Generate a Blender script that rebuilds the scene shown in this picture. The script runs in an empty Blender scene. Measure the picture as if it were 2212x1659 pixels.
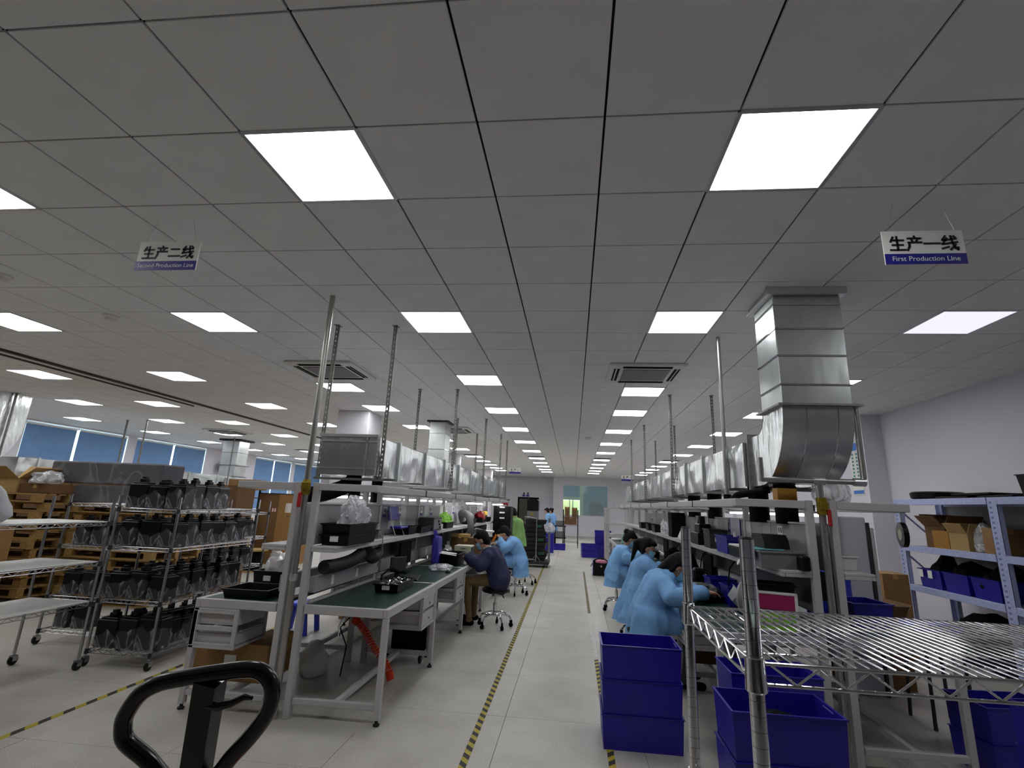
import bpy, bmesh, math, random
import numpy as np
from math import pi, sin, cos, radians as rad
from mathutils import Vector, Matrix, Euler, noise
random.seed(7)
SC = bpy.context.scene
COL = SC.collection

# ---------------------------------------------------------------- camera, world, exposure
cam_d = bpy.data.cameras.new('camera')
cam = bpy.data.objects.new('camera', cam_d); COL.objects.link(cam)
YAW, PITCH, ROLL, CAMH = 0.1111, 0.2512, 0.0397, 1.58
fw = Vector((-sin(YAW)*cos(PITCH), cos(YAW)*cos(PITCH), sin(PITCH)))
r0 = Vector((cos(YAW), sin(YAW), 0)); u0 = r0.cross(fw)
rr = cos(ROLL)*r0 + sin(ROLL)*u0; uu = -sin(ROLL)*r0 + cos(ROLL)*u0
M4 = Matrix((rr, uu, -fw)).transposed().to_4x4(); M4.translation = Vector((0, 0, CAMH))
cam.matrix_world = M4
cam_d.sensor_width = 36.0; cam_d.sensor_fit = 'HORIZONTAL'
cam_d.lens = 1095.14*36/2212
cam_d.shift_x = -0.00777; cam_d.shift_y = -0.00827
cam_d.clip_start = 0.05; cam_d.clip_end = 200
SC.camera = cam
SC.view_settings.view_transform = 'Standard'
SC.view_settings.look = 'None'
SC.view_settings.gamma = 1.0
SC.view_settings.use_curve_mapping = False
SC.view_settings.exposure = 0.8
SC.cycles.use_denoising = True
SC.cycles.max_bounces = 7; SC.cycles.diffuse_bounces = 4; SC.cycles.glossy_bounces = 4
SC.cycles.transparent_max_bounces = 12; SC.cycles.sample_clamp_indirect = 6.0
W = bpy.data.worlds.new('daylight'); SC.world = W; W.use_nodes = True
W.node_tree.nodes['Background'].inputs[0].default_value = (0.75, 0.95, 0.85, 1)
W.node_tree.nodes['Background'].inputs[1].default_value = 6.0
LAMP = 7.2          # panel radiance
CZ = 3.332          # ceiling height

# ---------------------------------------------------------------- materials
def lin(h):
    h = h.lstrip('#'); o = []
    for i in (0, 2, 4):
        c = int(h[i:i+2], 16)/255
        o.append(c/12.92 if c <= .04045 else ((c+.055)/1.055)**2.4)
    return o
MATS = {}
def mat(name, hexc, rough=.5, metal=0., var=0., vs=6., bump=0., bs=40., alpha=1., trans=0., spec=.5, stretch=None, detail=4., hole=0.):
    m = bpy.data.materials.new(name); m.use_nodes = True
    nt = m.node_tree; p = nt.nodes['Principled BSDF']
    c = lin(hexc)
    p.inputs['Base Color'].default_value = (*c, 1)
    p.inputs['Roughness'].default_value = rough; p.inputs['Metallic'].default_value = metal
    p.inputs['Alpha'].default_value = alpha; p.inputs['Transmission Weight'].default_value = trans
    p.inputs['Specular IOR Level'].default_value = spec
    if var or bump:
        tc = nt.nodes.new('ShaderNodeTexCoord'); mp = nt.nodes.new('ShaderNodeMapping')
        if stretch: mp.inputs['Scale'].default_value = stretch
        nt.links.new(tc.outputs['Object'], mp.inputs[0])
    if var:
        n = nt.nodes.new('ShaderNodeTexNoise'); n.inputs['Scale'].default_value = vs; n.inputs['Detail'].default_value = detail
        cr = nt.nodes.new('ShaderNodeValToRGB')
        cr.color_ramp.elements[0].position = .3; cr.color_ramp.elements[1].position = .7
        cr.color_ramp.elements[0].color = (*[max(0, x*(1-var)) for x in c], 1)
        cr.color_ramp.elements[1].color = (*[min(1, x*(1+var)) for x in c], 1)
        nt.links.new(mp.outputs[0], n.inputs[0]); nt.links.new(n.outputs[0], cr.inputs[0]); nt.links.new(cr.outputs[0], p.inputs['Base Color'])
    if bump:
        n = nt.nodes.new('ShaderNodeTexNoise'); n.inputs['Scale'].default_value = bs; n.inputs['Detail'].default_value = 3
        b = nt.nodes.new('ShaderNodeBump'); b.inputs['Strength'].default_value = bump; b.inputs['Distance'].default_value = .02
        nt.links.new(mp.outputs[0], n.inputs[0]); nt.links.new(n.outputs[0], b.inputs['Height']); nt.links.new(b.outputs[0], p.inputs['Normal'])
    MATS[name] = m
    return m
def emit(name, col, s):
    m = bpy.data.materials.new(name); m.use_nodes = True; nt = m.node_tree; nt.nodes.clear()
    e = nt.nodes.new('ShaderNodeEmission'); e.inputs[0].default_value = (*col, 1); e.inputs[1].default_value = s
    o = nt.nodes.new('ShaderNodeOutputMaterial'); nt.links.new(e.outputs[0], o.inputs[0]); MATS[name] = m
    return m
def film(name, col, a, rough=.15, sc=6):
    m = bpy.data.materials.new(name); m.use_nodes = True; nt = m.node_tree; p = nt.nodes['Principled BSDF']
    p.inputs['Base Color'].default_value = (*lin(col), 1); p.inputs['Roughness'].default_value = rough
    p.inputs['Specular IOR Level'].default_value = .8
    tc = nt.nodes.new('ShaderNodeTexCoord')
    n = nt.nodes.new('ShaderNodeTexNoise'); n.inputs['Scale'].default_value = sc; n.inputs['Detail'].default_value = 1.2; n.inputs['Distortion'].default_value = 1.0
    sb = nt.nodes.new('ShaderNodeMath'); sb.operation = 'SUBTRACT'; sb.inputs[1].default_value = .5
    ab = nt.nodes.new('ShaderNodeMath'); ab.operation = 'ABSOLUTE'; nt.links.new(n.outputs[0], sb.inputs[0]); nt.links.new(sb.outputs[0], ab.inputs[0])
    mr = nt.nodes.new('ShaderNodeMapRange'); mr.inputs[1].default_value = .0; mr.inputs[2].default_value = .05
    mr.inputs[3].default_value = min(1, a*3.2); mr.inputs[4].default_value = a*.6
    b = nt.nodes.new('ShaderNodeBump'); b.inputs['Strength'].default_value = .6; b.inputs['Distance'].default_value = .03
    nt.links.new(tc.outputs['Object'], n.inputs[0]); nt.links.new(ab.outputs[0], mr.inputs[0]); nt.links.new(mr.outputs[0], p.inputs['Alpha'])
    nt.links.new(n.outputs[0], b.inputs['Height']); nt.links.new(b.outputs[0], p.inputs['Normal'])
    MATS[name] = m
    return m

tile_m = mat('ceiling_tile_paint', '#e9e9ea', .85, var=.03, vs=3)
void_m = mat('plenum_dark', '#0d0d0e', .9)
wall_m = mat('wall_paint', '#dad6de', .75, var=.03, vs=1.2)
def terrazzo():
    m = mat('terrazzo', '#aaa59f', .42, spec=.4)
    nt = m.node_tree; p = nt.nodes['Principled BSDF']
    tc = nt.nodes.new('ShaderNodeTexCoord'); oi = nt.nodes.new('ShaderNodeObjectInfo')
    ad = nt.nodes.new('ShaderNodeVectorMath')
    gm = nt.nodes.new('ShaderNodeNewGeometry')
    n1 = nt.nodes.new('ShaderNodeTexNoise'); n1.inputs['Scale'].default_value = 160; n1.inputs['Detail'].default_value = 2
    n2 = nt.nodes.new('ShaderNodeTexNoise'); n2.inputs['Scale'].default_value = 1.7; n2.inputs['Detail'].default_value = 6; n2.inputs['Roughness'].default_value = .65
    r1 = nt.nodes.new('ShaderNodeValToRGB'); r1.color_ramp.elements[0].position = .35; r1.color_ramp.elements[1].position = .65
    r1.color_ramp.elements[0].color = (*lin('#a39e98'), 1); r1.color_ramp.elements[1].color = (*lin('#cdc8c0'), 1)
    r2 = nt.nodes.new('ShaderNodeValToRGB'); r2.color_ramp.elements[0].position = .3; r2.color_ramp.elements[1].position = .62
    r2.color_ramp.elements[0].color = (.78, .77, .76, 1); r2.color_ramp.elements[1].color = (1, 1, 1, 1)
    mx = nt.nodes.new('ShaderNodeMix'); mx.data_type = 'RGBA'; mx.blend_type = 'MULTIPLY'; mx.inputs[0].default_value = 1
    nt.links.new(gm.outputs['Position'], n1.inputs[0]); nt.links.new(gm.outputs['Position'], n2.inputs[0])
    nt.links.new(n1.outputs[0], r1.inputs[0]); nt.links.new(n2.outputs[0], r2.inputs[0])
    nt.links.new(r1.outputs[0], mx.inputs[6]); nt.links.new(r2.outputs[0], mx.inputs[7]); nt.links.new(mx.outputs[2], p.inputs['Base Color'])
    return m
floor_m = terrazzo()
joint_m = mat('joint_grout', '#55514d', .9)
panel_m = emit('light_panel', (.975, 1.0, 1.0), LAMP)
dimpanel_m = emit('light_panel_dim', (.86, .86, 1.0), LAMP*.085)
tube_m = emit('lamp_tube', (1.0, .97, 1.0), 9.0)
alu = mat('aluminium', '#c9c9cc', .35, .9)
white_m = mat('powder_white', '#b9b6b6', .45, var=.03)
whitep = mat('white_plastic', '#dcdad6', .4)
green_top = mat('green_esd_mat', '#10332b', .38, var=.15, vs=20)
black_m = mat('black_plastic', '#050506', .4, var=.2, spec=.25)
blackmat = mat('black_matt', '#060607', .8, spec=.15)
rubber = mat('rubber', '#131313', .8)
chrome = mat('chrome', '#dedee2', .09, 1.)
dullchrome = mat('dull_chrome', '#a8a8ab', .27, 1., var=.1, vs=12)
galv = mat('galvanised_sheet', '#d2d5d6', .3, .9, var=.12, vs=5, bump=.35, bs=3.2, stretch=(1, 1, .6))
galv2 = mat('crumpled_foil_sheet', '#e4e7e9', .22, .95, var=.1, vs=5, bump=.8, bs=4.5, stretch=(1.6, 2.2, .5))
strut = mat('zinc_strut', '#8b8a86', .45, .9, var=.2, vs=15)
pipe_m = mat('steel_pipe', '#aaa8a4', .32, .85, var=.08)
blue_m = mat('indigo_plastic', '#1d1490', .38, var=.12, vs=5)
blue2 = mat('blue_plastic', '#2b3fc4', .4, var=.1)
lilac = mat('blue_grey_steel', '#a9b1d8', .5, var=.12, vs=30, detail=6)
card = mat('cardboard', '#8f6b40', .8, var=.12, vs=7)
card2 = mat('cardboard_dark', '#67492a', .8, var=.12, vs=7)
cardl = mat('cardboard_light', '#a98a58', .8, var=.1, vs=7)
wood = mat('pallet_wood', '#94733f', .75, var=.25, vs=9, stretch=(6, 1, 6))
cabm = mat('brown_board', '#6e4f2a', .6, var=.08, vs=3)
foam_m = mat('grey_foam', '#55535a', .85, var=.1, vs=6, bump=.15, bs=10)
filmm = film('clear_film', '#d9d9e2', .07, .12, 2.2)
filmd = film('thick_film', '#c9c9d2', .13, .12)
filmw = film('white_film', '#e9e9ee', .62, .25)
glass_m = mat('window_glass', '#cfe0e6', .03, alpha=.25, spec=.6)
blind_m = mat('blue_blind', '#7397c6', .8, var=.06, vs=3, trans=0)
paper = mat('paper', '#e4e2de', .7)
navy = mat('navy_band', '#1c1686', .5)
dark_ink = mat('ink', '#0c0c10', .6)
red_m = mat('red_plastic', '#b01a1c', .45)
coilred = mat('red_air_hose', '#d8381f', .35)
yellow_m = mat('yellow_tape', '#a89527', .6, var=.15, vs=20)
tblack = mat('black_tape', '#2a2826', .7, var=.15, vs=20)
twhite = mat('white_tape', '#c9c7c2', .7, var=.25, vs=25)
skin = mat('skin', '#b98d72', .55, var=.06, vs=8)
hair_m = mat('black_hair', '#060505', .65, spec=.2, var=.3, vs=40, stretch=(1, 1, .2))
coatb = mat('blue_coat', '#78a9dc', .75, var=.06, vs=5, bump=.5, bs=9)
coatg = mat('green_coat', '#7fa860', .75, var=.07, vs=5, bump=.5, bs=9)
coatn = mat('navy_jacket', '#26284c', .8, var=.12, vs=6, bump=.25, bs=7)
greyc = mat('grey_jacket', '#8f8f92', .8, var=.1)
trouser = mat('dark_trousers', '#2a2729', .8, var=.15)
khaki = mat('brown_trousers', '#6d5836', .8, var=.15, bump=.2, bs=8)
maskm = mat('mask_blue', '#8fc3d8', .7)
cream = mat('cream_plastic', '#c9c8ae', .5)
greym = mat('grey_plastic', '#77777b', .5, var=.06)
dgrey = mat('dark_grey_plastic', '#29282b', .6, var=.1)
hosem = mat('grey_duct_hose', '#565556', .6, var=.1)
magenta = mat('magenta_plastic', '#a0245a', .35, alpha=.92)
lime = mat('lime_plastic', '#7fbf35', .4)
teal = mat('teal_cloth', '#4f8f92', .85, var=.1)
limebag = mat('lime_cloth', '#9bdc55', .6, var=.12, bump=.2, bs=9)
purple = mat('purple_bag', '#3a2a9c', .6, var=.2, vs=6, bump=.2, bs=9)
amber = mat('amber_card', '#9a6a18', .5)
pink = mat('pink_plastic', '#e0357c', .4)
brass = mat('brass_valve', '#8f7a1e', .4, .6)
lowpanel = mat('low_screen_dark', '#4b4a4d', .6, var=.25, vs=7)
panelgrey = mat('grey_back_panel', '#98979a', .6, var=.06, vs=4)
# ---------------------------------------------------------------- mesh helpers
class G:
    def __init__(s): s.v = []; s.f = []; s.mi = []; s.cur = 0
    def add(s, vs, fs):
        o = len(s.v); s.v += [tuple(v) for v in vs]
        for f in fs: s.f.append(tuple(i+o for i in f)); s.mi.append(s.cur)
    def b(s, x0, x1, y0, y1, z0, z1, c=0.):
        """box, optionally chamfered"""
        c = min(c, (x1-x0)*.45, (y1-y0)*.45, (z1-z0)*.45)
        if c <= 0:
            s.add([(x, y, z) for z in (z0, z1) for y in (y0, y1) for x in (x0, x1)],
                  [(0, 2, 3, 1), (4, 5, 7, 6), (0, 1, 5, 4), (2, 6, 7, 3), (0, 4, 6, 2), (1, 3, 7, 5)])
            return s
        vs = []; ix = {}
        for i, x in enumerate((x0, x1)):
            for j, y in enumerate((y0, y1)):
                for k, z in enumerate((z0, z1)):
                    sx, sy, sz = 1-2*i, 1-2*j, 1-2*k
                    for a, d in enumerate(((0, sy*c, sz*c), (sx*c, 0, sz*c), (sx*c, sy*c, 0))):
                        ix[i, j, k, a] = len(vs); vs.append((x+d[0], y+d[1], z+d[2]))
        fs = []
        for i in (0, 1):
            q = [ix[i, 0, 0, 0], ix[i, 1, 0, 0], ix[i, 1, 1, 0], ix[i, 0, 1, 0]]; fs.append(q if i else q[::-1])
            q = [ix[0, i, 0, 1], ix[1, i, 0, 1], ix[1, i, 1, 1], ix[0, i, 1, 1]]; fs.append(q[::-1] if i else q)
            q = [ix[0, 0, i, 2], ix[1, 0, i, 2], ix[1, 1, i, 2], ix[0, 1, i, 2]]; fs.append(q if i else q[::-1])
        for i in (0, 1):
            for j in (0, 1):
                q = [ix[i, j, 0, 0], ix[i, j, 1, 0], ix[i, j, 1, 1], ix[i, j, 0, 1]]; fs.append(q[::-1] if i ^ j else q)
                q = [ix[i, 0, j, 0], ix[i, 0, j, 2], ix[i, 1, j, 2], ix[i, 1, j, 0]]; fs.append(q[::-1] if not (i ^ j) else q)
                q = [ix[0, i, j, 1], ix[1, i, j, 1], ix[1, i, j, 2], ix[0, i, j, 2]]; fs.append(q[::-1] if not (i ^ j) else q)
                for k in (0, 1):
                    q = [ix[i, j, k, 0], ix[i, j, k, 1], ix[i, j, k, 2]]; fs.append(q if (i ^ j ^ k) else q[::-1])
        s.add(vs, fs); return s
    def cb(s, cx, cy, cz, sx, sy, sz, c=0., R=None):
        o = len(s.v); s.b(-sx/2, sx/2, -sy/2, sy/2, -sz/2, sz/2, c)
        T = Vector((cx, cy, cz))
        for i in range(o, len(s.v)):
            v = Vector(s.v[i]); v = (R @ v if R else v)+T; s.v[i] = tuple(v)
        return s
    def cyl(s, p, q, r, n=10, r2=None, cap=True):
        p = Vector(p); q = Vector(q); d = (q-p).normalized(); r2 = r if r2 is None else r2
        a = d.orthogonal().normalized(); b = d.cross(a)
        vs = []
        for c, R in ((p, r), (q, r2)):
            for i in range(n):
                t = 2*pi*i/n; vs.append(c+a*(R*cos(t))+b*(R*sin(t)))
        fs = [(i, (i+1) % n, n+(i+1) % n, n+i) for i in range(n)]
        if cap: fs += [tuple(range(n))[::-1], tuple(range(n, 2*n))]
        s.add(vs, fs); return s
    def tube(s, pts, r, n=8, closed=False, rs=None):
        P = [Vector(p) for p in pts]; m = len(P); a = None; vs = []
        for i in range(m):
            if closed: d = P[(i+1) % m]-P[i-1]
            else: d = P[min(i+1, m-1)]-P[max(i-1, 0)]
            d.normalize()
            a = d.orthogonal().normalized() if a is None else (a-d*a.dot(d)).normalized()
            b = d.cross(a); R = rs[i] if rs else r
            for k in range(n):
                t = 2*pi*k/n; vs.append(P[i]+a*(R*cos(t))+b*(R*sin(t)))
        fs = []
        for i in range(m if closed else m-1):
            j = (i+1) % m
            for k in range(n):
                fs.append((i*n+k, i*n+(k+1) % n, j*n+(k+1) % n, j*n+k))
        if not closed: fs += [tuple(range(n))[::-1], tuple(range((m-1)*n, m*n))]
        s.add(vs, fs); return s
    def lathe(s, prof, n=16, c=(0, 0, 0), ax='z'):
        vs = []
        for r, z in prof:
            for i in range(n):
                t = 2*pi*i/n; x, y = r*cos(t), r*sin(t)
                v = (x, y, z) if ax == 'z' else ((z, x, y) if ax == 'x' else (y, z, x))
                vs.append((v[0]+c[0], v[1]+c[1], v[2]+c[2]))
        fs = [(j*n+i, j*n+(i+1) % n, (j+1)*n+(i+1) % n, (j+1)*n+i) for j in range(len(prof)-1) for i in range(n)]
        fs += [tuple(range(n))[::-1], tuple(range((len(prof)-1)*n, len(prof)*n))]
        s.add(vs, fs); return s
    def prism(s, poly, ax, lo, hi):
        """extrude polygon [(a,b)] along axis ax"""
        def P(a, b, t): return (t, a, b) if ax == 'x' else ((a, t, b) if ax == 'y' else (a, b, t))
        n = len(poly)
        vs = [P(a, b, lo) for a, b in poly]+[P(a, b, hi) for a, b in poly]
        fs = [(i, (i+1) % n, n+(i+1) % n, n+i) for i in range(n)]+[tuple(range(n))[::-1], tuple(range(n, 2*n))]
        s.add(vs, fs); return s
    def tub(s, w, d, h, t=.004, rim=.012, taper=.92, z0=0.):
        """open box with walls, floor and an outward rim; centred, base at z0"""
        a, b = w/2, d/2; e, f = a*taper, b*taper
        def ring(x, y, z): return [(-x, -y, z), (x, -y, z), (x, y, z), (-x, y, z)]
        R = [ring(e, f, z0), ring(a, b, z0+h-rim), ring(a+rim, b+rim, z0+h-rim), ring(a+rim, b+rim, z0+h),
             ring(a-t, b-t, z0+h), ring(e-t, f-t, z0+t*1.5)]
        vs = [v for r in R for v in r]; fs = [(3, 2, 1, 0)]
        for j in range(5):
            for i in range(4): fs.append((j*4+i, j*4+(i+1) % 4, j*4+4+(i+1) % 4, j*4+4+i))
        fs.append((20, 21, 22, 23)); s.add(vs, fs); return s
    def ell(s, c, r, nu=16, nv=10, R=None):
        vs = [(0, 0, -1)]
        for j in range(1, nv):
            p = -pi/2+pi*j/nv
            for i in range(nu): t = 2*pi*i/nu; vs.append((cos(p)*cos(t), cos(p)*sin(t), sin(p)))
        vs.append((0, 0, 1)); T = Vector(c); o = []
        for v in vs:
            v = Vector((v[0]*r[0], v[1]*r[1], v[2]*r[2])); o.append((R @ v if R else v)+T)
        L = len(vs)-1; fs = [(0, 1+(i+1) % nu, 1+i) for i in range(nu)]
        for j in range(nv-2):
            for i in range(nu): a = 1+j*nu; fs.append((a+i, a+(i+1) % nu, a+nu+(i+1) % nu, a+nu+i))
        a = 1+(nv-2)*nu; fs += [(a+i, a+(i+1) % nu, L) for i in range(nu)]
        s.add(o, fs); return s
    def cap(s, p, q, r1, r2=None, n=14):
        r2 = r1 if r2 is None else r2
        p = Vector(p); q = Vector(q); d = q-p
        if d.length < 1e-5: return s.ell(p, (r1, r1, r1))
        d.normalize(); pts = []; rs = []
        for t in (-.98, -.8, -.45): pts.append(p+d*(r1*t)); rs.append(r1*math.sqrt(1-t*t))
        for t in (0, .5, 1): pts.append(p.lerp(q, t)); rs.append(r1+(r2-r1)*t)
        for t in (.45, .8, .98): pts.append(q+d*(r2*t)); rs.append(r2*math.sqrt(1-t*t))
        return s.tube(pts, 0, n, rs=rs)
    def mesh(s, name, ms, smooth=False):
        me = bpy.data.meshes.new(name); me.from_pydata(s.v, [], s.f)
        for m in (ms if isinstance(ms, (list, tuple)) else [ms]): me.materials.append(m)
        if any(s.mi): me.polygons.foreach_set('material_index', s.mi)
        if smooth:
            me.polygons.foreach_set('use_smooth', [True]*len(s.f)); me.set_sharp_from_angle(angle=rad(40))
        me.update(); return me

def tag(o, label=None, cat=None, group=None, kind=None):
    if label: o['label'] = label
    if cat: o['category'] = cat
    if group: o['group'] = group
    if kind: o['kind'] = kind
    return o
def link(name, me, parent=None, loc=(0, 0, 0), rot=(0, 0, 0)):
    o = bpy.data.objects.new(name, me); COL.objects.link(o); o.location = loc; o.rotation_euler = rot
    if parent is not None: o.parent = parent
    return o
def part(name, g, m, parent=None, loc=(0, 0, 0), rot=(0, 0, 0), smooth=False, label=None):
    o = link(name, g.mesh(name, m, smooth), parent, loc, rot)
    if label: o['label'] = label
    return o
def thing(name, label, cat, loc=(0, 0, 0), rz=0., group=None, rot=None):
    o = bpy.data.objects.new(name, None); COL.objects.link(o); o.location = loc
    o.rotation_euler = rot if rot else (0, 0, rz); o.empty_display_size = .1
    return tag(o, label, cat, group)
def dup(root, loc, rz=0., label=None, group=None, rot=None, scale=None):
    def cp(o, par):
        c = o.copy(); COL.objects.link(c)
        if par is not None: c.parent = par
        for ch in o.children: cp(ch, c)
        return c
    c = cp(root, None); c.location = loc; c.rotation_euler = rot if rot else (0, 0, rz)
    if scale: c.scale = scale
    if label: c['label'] = label
    if group: c['group'] = group
    return c
def struct(name, g, m, label, cat, smooth=False):
    return tag(part(name, g, m, smooth=smooth), label, cat, kind='structure')

def fromfn(name, ob_g, m, voxel, sm=4, smf=.5):
    """union of overlapping solids: voxel remesh + smooth, returns mesh"""
    me = ob_g.mesh(name+'_raw', []) if False else None
    me = bpy.data.meshes.new('raw'); me.from_pydata(ob_g.v, [], ob_g.f); me.update()
    ob = bpy.data.objects.new('raw', me); COL.objects.link(ob)
    r = ob.modifiers.new('r', 'REMESH'); r.mode = 'VOXEL'; r.voxel_size = voxel; r.use_smooth_shade = True
    s = ob.modifiers.new('s', 'SMOOTH'); s.factor = smf; s.iterations = sm
    dg = bpy.context.evaluated_depsgraph_get()
    out = bpy.data.meshes.new_from_object(ob.evaluated_get(dg)); out.name = name
    bpy.data.objects.remove(ob); bpy.data.meshes.remove(me)
    out.materials.clear()
    for k in (m if isinstance(m, (list, tuple)) else [m]): out.materials.append(k)
    return out

def crumple(rx, ry, rz, seed=0, amp=.28, lvl=3, flat=True):
    bm = bmesh.new(); bmesh.ops.create_icosphere(bm, subdivisions=lvl, radius=1)
    o = Vector((seed*7.3, seed*3.1, seed*1.7)); g = G()
    for v in bm.verts:
        p = v.co.copy()
        n1 = noise.noise(p*1.6+o); n2 = 1-abs(noise.noise(p*3.1+o*2))*2; n3 = noise.noise(p*7+o)
        p *= 1+amp*n1+amp*.45*n2+amp*.25*n3
        if flat and p.z < -.55: p.z = -.55+(p.z+.55)*.05
        v.co = p
    bm.verts.index_update()
    zs = min(v.co.z for v in bm.verts)
    g.add([(v.co.x*rx, v.co.y*ry, (v.co.z-zs)*rz) for v in bm.verts], [tuple(v.index for v in f.verts) for f in bm.faces])
    bm.free(); return g
def softbag(w, d, h, seed=0, amp=.1, p=4., lvl=4):
    bm = bmesh.new(); bmesh.ops.create_icosphere(bm, subdivisions=lvl, radius=1); g = G(); o = Vector((seed*3.3, seed, seed*1.9)); vs = []
    for v in bm.verts:
        c = v.co; k = (abs(c.x)**p+abs(c.y)**p+abs(c.z)**p)**(-1/p); q = c*k
        f = amp*(noise.noise(q*2+o)+.6*(1-2*abs(noise.noise(Vector((q.x*3, q.y*3, q.z*1.2))+o))))
        q = q*(1+f); vs.append((q.x*w/2, q.y*d/2*(1-.12*q.z), q.z*h/2))
    z0 = min(v[2] for v in vs); g.add([(a, b, c-z0) for a, b, c in vs], [tuple(v.index for v in f.verts) for f in bm.faces]); bm.free(); return g
def place1(name, g, m, loc, label, cat, rz=0., group=None, smooth=False, rot=None):
    """thing that is one mesh"""
    return tag(part(name, g, m, None, loc, rot if rot else (0, 0, rz), smooth), label, cat, group)
ORD = ['first', 'second', 'third', 'fourth', 'fifth', 'sixth', 'seventh', 'eighth', 'ninth', 'tenth', 'eleventh', 'twelfth', 'thirteenth', 'fourteenth', 'fifteenth']
# ---------------------------------------------------------------- the room
XL, XR, YB, YF = -14.4, 5.22, 30.8, -7.0
def inview(x, y, z):
    d = Vector((x, y, z-CAMH)); f = d.dot(fw)
    if f < .1: return False
    u = 1123.2+1095.1*d.dot(rr)/f; v = 811.2-1095.1*d.dot(uu)/f
    return -150 < u < 2362 and -150 < v < 1809

g = G(); g.b(XL-.2, XR+.2, YF, YB+1.2, -.2, -.0065)
fl = struct('floor', g, joint_m, 'pale grey speckled stone floor of large tiles with thin dark joints', 'floor')
near, far = [], []
for i in range(-15, 7):
    for j in range(-7, 29):
        x0, y0 = -.5+i, 4.42+j
        if x0 > XR or x0+1 < XL or y0 > YB+1: continue
        c = (x0+.5, y0+.5)
        (near if inview(c[0], c[1], 0) else far).append((math.hypot(*c), x0, y0))
near.sort(); far += near[300:]; near = near[:300]
g = G(); g.b(.0014, .9986, .0014, .9986, -.0065, 0, .001); tme = g.mesh('floor_tile', floor_m)
for _, x, y in near: link('floor_tile', tme, fl, (x, y, 0))
g = G()
for _, x, y in far: g.b(x+.0025, x+.9975, y+.0025, y+.9975, -.0065, 0)
tag(part('floor_tile_field', g, floor_m, fl), kind='stuff')

# ceiling grid: lines at X=(i-.7925)*.6, Y=(j+3.32)*.6
GX = lambda i: (i-.7925)*.6
GY = lambda j: (j+3.32)*.6
LIGHTS = {}
cols = {-1: -2, 0: 2, 1: 6, 2: -6, 3: -10, 4: -14, 5: -17, 6: -21}
colname = {-1: 'the row left of the aisle', 0: 'the row right of the aisle', 1: 'the row by the right wall',
           2: 'the row left of the duct', 3: 'the row beside the track', 4: 'the row beyond the track',
           5: 'the second row beyond the track', 6: 'the row by the blinds'}
for cn, ci in cols.items():
    for k in range(12):
        j = 4*k
        if cn in (0, 2) and j == 8: j = 9
        if cn >= 5 and j == 0: continue
        if j > 26:
            Y = [18.9+.3, 21.2, 23.1, 25.0, 26.75, 28.6][min(5, (j-28)//4)]
        else: Y = GY(j+.5)
        if j > 48: continue
        LIGHTS[cn, k] = (ci, j, GX(ci+.5), Y)
AC = [(-3.39, 6.58), (.9, 6.55)]
g = G(); g.b(XL-.2, XR+.2, YF, YB+1.2, CZ+.02, CZ+.2)
ce = struct('ceiling', g, void_m, 'suspended ceiling of pale grey square tiles with dark open joints', 'ceiling')
lit = {(a, b) for (a, b, _, _) in LIGHTS.values() if b <= 26}
litf = [(x, y) for (a, b, x, y) in LIGHTS.values() if b > 26]
near, far = [], []
for i in range(-24, 10):
    for j in range(-9, 49):
        x, y = GX(i+.5), GY(j+.5)
        if x < XL-.2 or x > XR+.3 or (i, j) in lit: continue
        if any(abs(x-a) < .55 and abs(y-b) < .58 for a, b in litf): continue
        (near if inview(x, y, CZ) else far).append((math.hypot(x, y), x, y))
near.sort(); far += near[300:]; near = near[:300]
g = G(); g.b(-.2945, .2945, -.2955, .2955, 0, .014, .002); tme = g.mesh('ceiling_tile', tile_m)
for _, x, y in near: link('ceiling_tile', tme, ce, (x, y, CZ))
g = G()
for _, x, y in far: g.b(x-.2945, x+.2945, y-.2955, y+.2955, CZ, CZ+.014)
for x, y in litf:
    for s in (-1, 1):
        g.b(x-.2945, x+.2945, y+s*.305, y+s*.75, CZ, CZ+.014) if s > 0 else g.b(x-.2945, x+.2945, y-.75, y-.305, CZ, CZ+.014)
tag(part('ceiling_tile_field', g, tile_m, ce), kind='stuff')
g = G(); g.b(-.035, .035, 0, 9.5, CZ-.03, CZ, .01); g.b(-.3, -.27, -.4, 4.2, CZ-.022, CZ)
part('ceiling_track', g, mat('track_brown', '#3a342f', .6), ce, (-7.57, 5.4, 0))

# walls
g = G(); g.b(XR, XR+.2, YF, YB+.2, 0, CZ+.02)
g.b(4.9, XR+.1, 9.19, 10.0, 0, CZ+.01); g.b(XR-.12, XR+.1, 17.5, 18.6, 0, CZ+.01)
struct('wall_right', g, wall_m, 'long plain white wall on the right with shallow pillars', 'wall')
g = G()
wx0, wx1, wz0, wz1 = -.62, 2.02, 1.14, 2.89
g.b(-1.18, wx0, YB, YB+.15, 0, CZ+.02); g.b(wx1, XR+.2, YB, YB+.15, 0, CZ+.02)
g.b(wx0, wx1, YB, YB+.15, 0, wz0); g.b(wx0, wx1, YB, YB+.15, wz1, CZ+.02)
g.b(-1.18, -1.03, YB+.15, YB+1, 0, CZ+.02)
struct('wall_back', g, wall_m, 'white end wall with an interior window at the end of the aisle', 'wall')
g = G()
g.b(XL-.2, -3.36, YB+.9, YB+1.05, 0, CZ+.02); g.b(-2.1, -1.1, YB+.9, YB+1.05, 0, CZ+.02); g.b(-3.36, -2.1, YB+.9, YB+1.05, 2.06, CZ+.02)
struct('wall_back_left', g, wall_m, 'recessed white end wall with a doorway behind the left line', 'wall')
g = G(); g.b(XL-.2, XR+.2, YF-.15, YF, 0, CZ+.02)
struct('wall_front', g, wall_m, 'plain white wall behind the camera', 'wall')
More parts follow.
